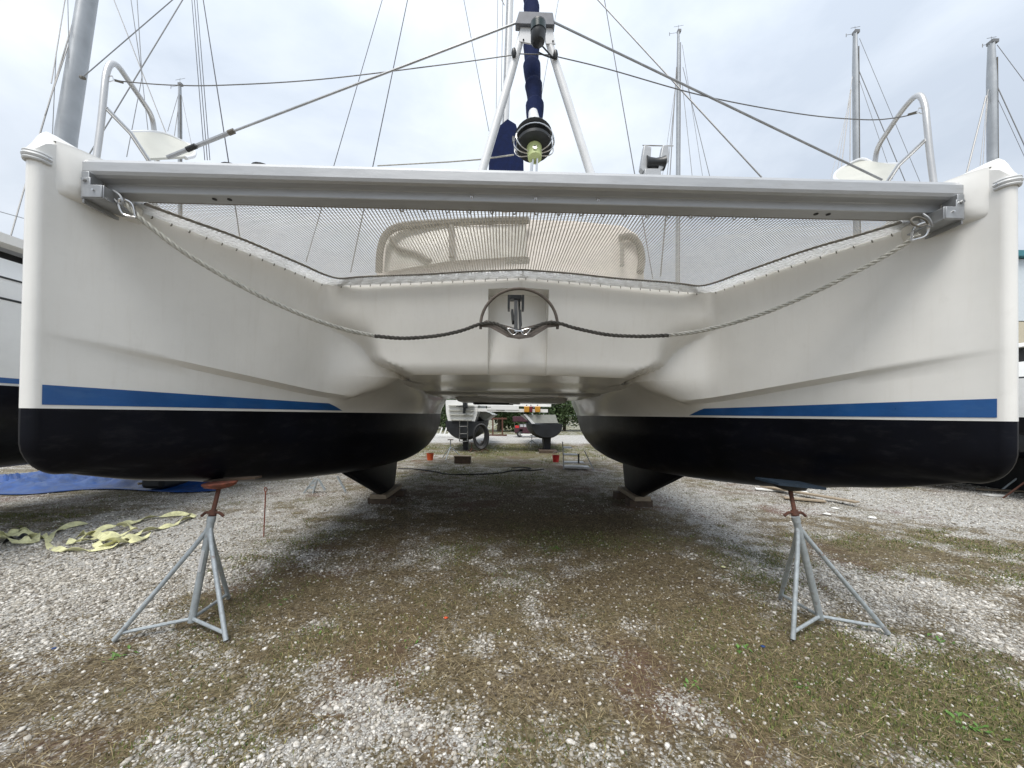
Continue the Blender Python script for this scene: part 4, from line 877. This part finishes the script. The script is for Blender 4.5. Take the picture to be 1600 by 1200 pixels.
mb = MB(); mb.prism([P(748, 640, 21), P(748, 650, 21), P(757, 658, 21), P(769, 648, 21), P(765, 645, 21)], (0, 6, 0)); mb.build('inner_side', mat('grey_shaded_hull', (.30, .31, .29), .5), fc_)
mb = MB(); mb.box((P(785, 641, 19.7)), (4.6, .35, .16)); mb.box(P(786, 637.5, 19.6), (1.6, .2, .19)); mb.box(P(786, 632, 20.5), (5, 1, .18)); mb.build('aft_beam', M['gel_far'], fc_)
mb = MB(); mb.box(P(742, 636, 19.3), (1.6, .06, .03)); mb.box(P(782, 641, 19.45), (.42, .06, .03)); mb.build('davit', M['black'], fc_)
for cx, w_ in ((727, 9), (855, 12)):
    a = P(cx, 686, 20.5); MB().prism([P(cx-w_/2, 684, 20), P(cx+w_/2, 684, 20), P(cx+w_*.42, 703, 20), P(cx-w_*.35, 703, 20)], (0, 1.2 if cx > 800 else .4, 0)).build('keel' if cx > 800 else 'rudder', M['anti2'], fc_)
MB().box(P(855, 704, 20), (.9, 1.4, .12)).build('keel_block', M['dwood'], fc_)
om = thing('outboard_motor', P(725, 640, 19.2), 'small dark outboard motor hanging on the far white stern', 'outboard motor')
mb = MB(); mb.box(P(727, 633, 19.2), (.22, .3, .3)); mb.bar(P(726, 636, 19.2), P(725, 646, 19.2), .1, .14); mb.build('engine', M['black'], om, bevel=.03); MB().bar(P(713, 635, 19.15), P(723, 634, 19.15), .04, .04).build('tiller', M['black'], om)
la = thing('ladder', P(725, 690, 19), 'narrow aluminium ladder hooked on the far white stern', 'ladder')
mb = MB(); mb.bar(P(718, 657, 19.2), P(718, 690, 19.1), .045, .03); mb.bar(P(730.5, 657, 19.2), P(730.5, 690, 19.1), .045, .03); mb.build('rail', M['steel'], la)
for yy in (666, 677.5, 689.5): MB().bar(P(718, yy, 19.15), P(730.5, yy, 19.15), .035, .035).build('rung', M['steel'], la)
hz = thing('hose_coil', P(750, 690, 18.8), 'thick coil of black hose hanging beside the far white stern', 'hose')
for k in range(6):
    c = (749.5+k*.5, 678+k*.6); rx, ry = 8.5+k*.7-(k % 2), 14+k*.8
    MB().tube([P(c[0]+rx*math.cos(a), c[1]-ry*math.sin(a)+(2 if math.sin(a) < 0 else 0), 18.8-.03*k) for a in [q*math.pi/14 for q in range(28)]], .055, 6, closed=True).build('loop', M['rubber'], hz)
for k in range(5): MB().tube(cr([P(744+k, 690+k, 18.7), P(749, 694+k*1.2, 18.7), P(755-k*.5, 690+k, 18.7)], 4), .03, 6).build('loop', M['rubber'], hz)
for i, (px, lab, m_) in enumerate(((823, 'left amber fuel jug on the far aft beam', 'amber'), (840, 'right amber fuel jug on the far aft beam', 'amber'), (829.5, 'slim dark red jug between two amber jugs on the far beam', 'red'))):
    w_ = .26 if m_ == 'amber' else .15; b = MB(); b.box(P(px, 639.5, 19.4), (w_, .22, .30)); o = thing('fuel_jug', P(px, 645, 19.4), lab, 'fuel jug', 'fuel jugs on the far aft beam')
    b.build('body', M[m_] if m_ != 'red' else mat('dark_red', (.15, .01, .015), .5), o, bevel=.03); c = P(px, 634, 19.4); MB().tube([c, c+Vector((0, 0, .05))], .03, 8).build('cap', M['black'], o)
# stands and props below the far boat
def tripod(px, ytop, ybase, d, lab, m_='galv', spread=.55, g='stands under the far boats'):
    b = G(px, ybase); t_ = P(px, ytop, b.y); o = thing('jack_stand', b, lab, 'boat stand', g)
    for q in (.3, 2.4, 4.5): MB().tube([b+Vector((spread*math.cos(q), spread*math.sin(q), .01)), t_+Vector((0, 0, -.3))], .018, 6).build('leg', M[m_], o)
    MB().tube([t_+Vector((0, 0, -.45)), t_], .022, 6).build('screw', M[m_], o); MB().box(t_, (.22, .22, .03)).build('pad', M['dwood'], o); return o
tripod(704, 687, 717, 0, 'grey tripod stand left of the far white stern'); tripod(737, 692, 706, 0, 'dark stand under the hanging black hoses', 'rust', .3); tripod(755, 690, 706, 0, 'dark stand right of the hanging black hoses', 'rust', .3)
tripod(831, 680, 697, 0, 'thin grey stand in front of the golf cart', 'galv', .5); tripod(757, 695, 703, 0, 'short stand behind the black hoses', 'rust', .2)
# golf cart loaded with gear
gc = G(827, 683); cart = thing('golf_cart', gc, 'loaded golf cart with dark canopy parked on the pale road', 'golf cart')
s_ = gc.y/F
def C(px, py, dd=0): p = P(px, py, gc.y+dd); return p
MB().box(C(827, 672), (46*s_, 1.3, 10*s_)).build('body', M['purple'], cart, bevel=.08); MB().box(C(826, 655), (50*s_, 1.4, 8*s_)).build('canopy', M['purple'], cart, bevel=.05)
MB().box(C(822, 665), (20*s_, 1.0, 5*s_)).build('seat', M['white'], cart, bevel=.05); MB().box(C(823, 679, -.68), (18*s_, .06, 2.4*s_)).build('bumper', M['gel_far'], cart)
for a in (804, 818, 834, 848): MB().bar(C(a, 657, -.5), C(a, 668, -.5), .05, .05).build('post', M['frame'], cart)
for a in (812, 843):
    wv = MB(); c = C(a, 678, -.7); wv.tube([c, c+Vector((0, .2, 0))], .26, 16); wo = wv.build('wheel', M['rubber'], cart); MB().tube([c+Vector((0, -.01, 0)), c+Vector((0, .0, 0))], .12, 12).build('rim', M['steel'], wo)
for a, b, m_ in ((808, 667, 'red'), (835, 665, 'gel_far'), (845, 668, 'orange'), (830, 670, 'black'), (814, 672, 'gel_far')): MB().box(C(a, b, -.5), (6*s_, .3, 4*s_)).build('load', M[m_], cart, bevel=.03)
rk = thing('pipe_rack', G(777, 681), 'rusty red pipe rack standing left of the golf cart', 'rack')
D9 = G(777, 681).y
for a in (770, 785): MB().bar(P(a, 652, D9), P(a, 681, D9), .12, .12).build('post', M['rust'], rk)
for b in (654, 680): MB().bar(P(764, b, D9), P(792, b, D9), .14, .14).build('rail', M['rust'], rk)
# a trailer or grating left of the stern
tl = thing('pallet_rack', G(690, 681), 'pale metal grating leaning behind the far stern at left', 'rack')
for k in range(5): MB().bar(P(684+k*7, 668, 31), P(680+k*7, 679, 31), .1, .1).build('slat', M['gel_far'], tl)
MB().bar(P(678, 679, 31), P(712, 680, 31), .14, .14).build('rail', M['gel_far'], tl)
# wooden crate, buckets
o = thing('wooden_crate', G(723, 724), 'brown wooden box on the grass under the far stern', 'crate'); c = G(723, 724); c.z = .135
MB().box(c, (.62, .3, .27), None).build('body', M['dwood'], o, bevel=.01); MB().box(c+Vector((0, 0, .15)), (.66, .34, .03)).build('lid', M['wood'], o)
def bucket(px, py, m_, lab):
    g = G(px, py); o = thing('bucket', g, lab, 'bucket'); MB().tube([g, g+Vector((0, 0, .27)), g+Vector((0, 0, .285)), g+Vector((0, 0, .285)), g+Vector((0, 0, .03))], [.115, .145, .152, .138, .105], 18).build('body', M[m_], o)
    MB().tube([g+Vector((.15*math.cos(a), .05, .28+(.14)*math.sin(a))) for a in [k*math.pi/10 for k in range(11)]], .005, 5).build('handle', M['steel'], o); return o
bucket(868.5, 722, 'red', 'red bucket beside the aluminium step platform'); bucket(672, 719, 'orange', 'orange bucket on the grass left of the brown box')
# work steps
wk = thing('step_ladder', G(897, 735), 'aluminium work steps beside the right keel', 'ladder')
d = G(897, 735).y
for a, b in ((879, 881), (913, 928)):
    for dd in (0, .5): MB().bar(P(b, 735, d+dd), P(a, 690 if a < 900 else 704, d+dd), .05, .03).build('rail', M['alu_d'], wk)
for yy, x1 in ((699, 893), (710, 903), (722, 912), (729, 920)): MB().box((P(880, yy, d+.25)+P(x1, yy, d+.25))/2, ((x1-880)/F*d, .45, .03)).build('step', M['alu'], wk)
MB().bar(P(904, 709, d), P(904, 724, d), .05, .05).build('post', M['black'], wk)
lad = thing('step_ladder', G(505, 770), 'grey folding step ladder standing behind the left bow stand', 'ladder'); d = 9.1
for (a, b) in (((492, 748), (474, 771)), ((496, 748), (489, 771)), ((527, 744), (540, 768)), ((497, 748), (508, 766))): MB().bar(P(*a, d), P(*b, d), .05, .03).build('rail', M['galv'], lad)
for yy, a, b in ((755, 487, 494), (762, 481, 491)): MB().bar(P(a, yy, d), P(b, yy, d), .05, .05).build('step', M['galv'], lad)
# rusty rod
g = G(412, 839); rd = thing('ground_stake', g, 'thin rusty rod with an eye stuck upright in the gravel', 'stake')
tp = P(415, 768, g.y); MB().tube([g, tp], .009, 7).build('rod', M['redrust'], rd); MB().tube([tp+Vector((.02*math.cos(a), 0, .03+.032*math.sin(a))) for a in [k*math.pi/6 for k in range(12)]], .007, 6, closed=True).build('eye', M['redrust'], rd)
g = G(402, 738)
# hose across the grass
hp = cr([G(622, 732, .02), G(650, 733, .02), G(680, 737, .03), G(700, 741, .02), G(740, 741, .03), G(780, 739, .02), G(800, 735, .03), G(830, 735, .02), G(850, 733, .02)], 8)
ho = MB().tube(hp, .022, 6).build('hose', M['rubber']); tag(ho, 'black hose lying across the ground in the tunnel shade', 'hose')
hp = cr([G(800, 731, .02), G(815, 730, .02), G(830, 732, .02), G(812, 734, .03), G(790, 737, .02)], 8); ho = MB().tube(hp, .018, 6).build('hose', M['rubber']); tag(ho, 'short loop of black cable lying on the shaded ground', 'hose')
# yellow lifting straps on the gravel
def ribbon(path, wd, th=.006, twist=0):
    L = []; R_ = []
    n = len(path)
    for i in range(n):
        tg_ = (path[min(i+1, n-1)]-path[max(i-1, 0)]).normalized(); sd_ = tg_.cross(Vector((0, 0, 1))).normalized()
        a = twist*math.sin(i*.33)+.15; v = sd_*math.cos(a)+Vector((0, 0, 1))*math.sin(a); L.append(path[i]+v*wd/2+Vector((0, 0, abs(math.sin(a))*wd/2))); R_.append(path[i]-v*wd/2+Vector((0, 0, abs(math.sin(a))*wd/2)))
    up = Vector((0, 0, th)); mb = MB(); rows = [[a, b, b+up, a+up, a] for a, b in zip(L, R_)]; mb.grid(rows); return mb
sp = thing('lifting_strap', G(170, 840), 'tangled pale yellow lifting strap looped on the gravel at left', 'strap')
def gp(l): return cr([G(x, y, z) for x, y, z in l], 10)
ribbon(gp([(135, 818, .03), (95, 828, .02), (75, 845, .015), (82, 858, .015), (110, 862, .02), (150, 860, .02), (185, 852, .03), (195, 842, .05), (170, 838, .07), (130, 846, .05), (105, 850, .03)]), .085, twist=.7).build('webbing', M['strap'], sp)
ribbon(gp([(120, 848, .05), (150, 832, .08), (185, 822, .1), (210, 828, .08), (180, 840, .09), (150, 850, .04), (165, 856, .03), (200, 842, .05), (225, 832, .04), (262, 824, .02), (285, 815, .02), (303, 806, .02), (270, 806, .02), (225, 812, .03), (190, 824, .06)]), .085, twist=.8).build('webbing', M['strap'], sp)
ribbon(gp([(118, 842, .02), (140, 835, .06), (172, 846, .08), (205, 848, .05), (232, 838, .02)]), .085, twist=1.0).build('webbing', M['strap'], sp)
sp2 = thing('lifting_strap', G(25, 842), 'small bundle of pale yellow strap at the left edge', 'strap')
ribbon(gp([(-20, 845, .03), (10, 838, .06), (35, 832, .08), (55, 838, .06), (50, 848, .03), (20, 846, .07), (0, 840, .05), (30, 836, .10), (52, 842, .04), (75, 841, .01)]), .10, twist=.9).build('webbing', M['strap'], sp2)
ribbon(gp([(5, 850, .02), (25, 842, .07), (42, 840, .08), (30, 848, .03)]), .07, twist=1.0).build('dark_loop', M['black'], sp2)
# blue tarpaulin
tpn = MB(); rows = []
NXT, NYT = 150, 26
for j in range(NYT):
    r_ = []
    for i in range(NXT):
        u = i/(NXT-1); v = j/(NYT-1); px = -40+380*u; py = 743+(775-738-10*u+4*math.sin(u*9))*v*.86-3*(1-u)*v
        b = G(px, py); h = .10*math.sin(math.pi*v)**.6*(.6+.5*math.sin(px*.035))+.26*float(fbm(np.array([b.x*2.0]), np.array([b.y*1.2]), .7, 66, 5)[0])*math.sin(math.pi*v)-.05
        b.z = max(.03, h*1.3) if 0 < j < NYT-1 else .02; r_.append(b)
    rows.append(r_)
tpo = tpn.grid(rows).build('tarpaulin', M['tarp'], None, sharp=25, solid=.01); tag(tpo, 'crumpled bright blue tarpaulin lying on gravel behind the left bow', 'tarpaulin')
for i, (a, b, lab) in enumerate((((60, 750), (180, 741), 'white plank resting along the top of the blue tarpaulin'), ((215, 768), (330, 756), 'grey pole lying at the right end of the blue tarpaulin'))):
    p0, p1 = G(*a), G(*b); p0.z = p1.z = .26 if i == 0 else .18; o = MB().bar(p0, p1, .10, .04).build('plank', M['gel_far'] if i == 0 else M['wood']); tag(o, lab, 'plank')
# boards and litter at right
for k, (a, b, z_, m_, lab) in enumerate((((1190, 765), (1340, 792), .10, 'wood', 'long grey board lying slanted on the grass behind the right stand'), ((1180, 766), (1262, 772), .04, 'litter', 'pale flat board beneath the slanted grey board'), ((1225, 780), (1290, 786), .04, 'wood', 'short pale board nearest the right stand'), ((1530, 767), (1640, 771), .04, 'wood', 'thin pale plank on the gravel at the right edge'), ((1540, 775), (1570, 776), .03, 'litter', 'short white plank below the thin one at the right edge'))):
    p0, p1 = G(*a), G(*b); p0.z = p1.z = z_; d = (p1-p0); c = (p0+p1)/2; o = MB().box(c, (d.length, .18, .035), Matrix.Rotation(math.atan2(d.y, d.x), 3, 'Z')).build('plank', M[m_], None, bevel=.004); tag(o, lab, 'plank')
for k, (px, py, r_, m_, lab, cat) in enumerate(((1292, 804, .09, 'litter', 'crumpled white plastic scrap by the boards', 'litter'), (1364, 810, .08, 'litter', 'small white rag on the grass edge at right', 'litter'), (1305, 795, .07, 'litter', 'tiny white scrap between boards and rag', 'litter'), (696, 967, .022, 'orange', 'small orange leaf scrap on the brown ground', 'litter'), (84, 1015, .016, 'tarp', 'tiny blue plastic scrap on the pebbles at left', 'litter'), (1192, 1012, .02, 'tarp', 'small blue plastic scrap near the right stand', 'litter'), (1130, 887, .03, 'strap', 'pale yellow leaf lying near the right stand', 'leaf'))):
    g = G(px, py); v = []; mb = MB(); n = 9
    ring = [[g+Vector((r_*q*math.cos(a)*random.uniform(.7, 1.2), r_*q*math.sin(a)*random.uniform(.6, 1.1), .012+r_*random.uniform(.0, .55)*(1.1-q))) for a in [2*math.pi*k_/n for k_ in range(n)]] for q in (1, .6, .2)]
    mb.grid([q+[q[0]] for q in ring]); mb.poly(ring[-1], [tuple(range(n))]); o = mb.build('leaf' if cat == 'leaf' else 'litter_scrap', M[m_], None, sharp=30, solid=.003); tag(o, lab, cat)
# little green weed plants
wg = mat('weed_leaf', (.09, .19, .03), .6, var=.25, scale=30)
for i, (px, py, lab) in enumerate(((1160, 1015, 'bright green weed right of the bare patch'), (1520, 1138, 'low green weed clump at the lower right'), (505, 985, 'small green weed on the brown patch left of centre'), (440, 940, 'single light green weed right of the left stand'), (870, 858, 'leafy weed in the shade under the net'), (180, 1030, 'tiny yellow green weed below the left stand'), (1250, 1075, 'small weed among pebbles right of centre'), (1470, 1000, 'weed growing at the edge of the right gravel'), (1080, 1075, 'dark green weed by the small stones right of centre'), (640, 1010, 'flat weed among brown grass left of centre'))):
    g = G(px, py); mb = MB()
    for k in range(26 if i in (1, 4) else 13):
        a = random.uniform(0, 6.28); l = random.uniform(.02, .055); o_ = Vector((random.gauss(0, .045), random.gauss(0, .04), 0)); dr_ = Vector((math.cos(a), math.sin(a), random.uniform(.3, 1.1))).normalized(); sd_ = dr_.cross(Vector((0, 0, 1))).normalized()*l*.22
        q = g+o_; mb.poly([q, q+dr_*l*.55+sd_, q+dr_*l-Vector((0, 0, l*.1)), q+dr_*l*.55-sd_], [(0, 1, 2, 3)])
    o = mb.build('weed', wg, None, sharp=0); tag(o, lab, 'weed')

# ------------------------------------------------------------ trees beyond the road
lf = mat('leaf', (.045, .075, .022), .7, var=.45, scale=2.5)
def tree(x, y, h, w_, lab):
    o = thing('tree', (x, y, 0), lab, 'tree', 'trees beyond the road'); tr = MB(); tr.tube(cr([(x, y, 0), (x+.1, y, h*.3), (x-.05, y+.1, h*.6)], 4), [.22-.015*i for i in range(9)], 8)
    for k in range(6):
        a = random.uniform(0, 6.28); b0 = Vector((x, y, h*random.uniform(.15, .5))); tr.tube([b0, b0+Vector((math.cos(a)*w_*.3, math.sin(a)*w_*.3, h*.2))], [.08, .03], 5)
    tr.build('trunk', M['bark'], o)
    n = 5200; cl = [(random.uniform(-.4, .4)*w_, random.uniform(-.3, .3)*w_, h*random.uniform(.12, .9), random.uniform(.15, .3)*w_) for _ in range(14)]
    v = []; f = []
    for i in range(n):
        c = random.choice(cl); d_ = Vector((random.gauss(0, 1), random.gauss(0, 1), random.gauss(0, .8))).normalized()*c[3]*random.uniform(.5, 1.05)
        p = Vector((x+c[0], y+c[1], c[2]))+d_; p.z = max(.15, p.z); a = Vector((random.gauss(0, 1), random.gauss(0, 1), random.gauss(0, 1))).normalized()*.16; b = a.cross(Vector((random.gauss(0, 1), random.gauss(0, 1), random.gauss(0, 1)))).normalized()*.12
        k = len(v); v += [p-a, p+b, p+a, p-b]; f.append((k, k+1, k+2, k+3))
    MB().poly(v, f).build('crown', lf, o, sharp=0)
labs = ['bushy green tree between the far hulls, behind the rack', 'dark green tree behind the golf cart', 'green tree seen left of the rusty rack']
for i, (x, y, h, w_) in enumerate(((-1.5, 44, 5.5, 5.5), (1.5, 46, 6, 6), (-5.5, 45, 6, 6))): tree(x, y, h, w_, labs[i])
for i, (x, lab) in enumerate(((-11, 'far green tree left of the tunnel view'), (6.5, 'far green tree right of the golf cart'), (12, 'far green tree furthest right beyond the road'), (-17, 'far green tree furthest left beyond the road'))): tree(x, 47+i, 6, 6.5, lab)
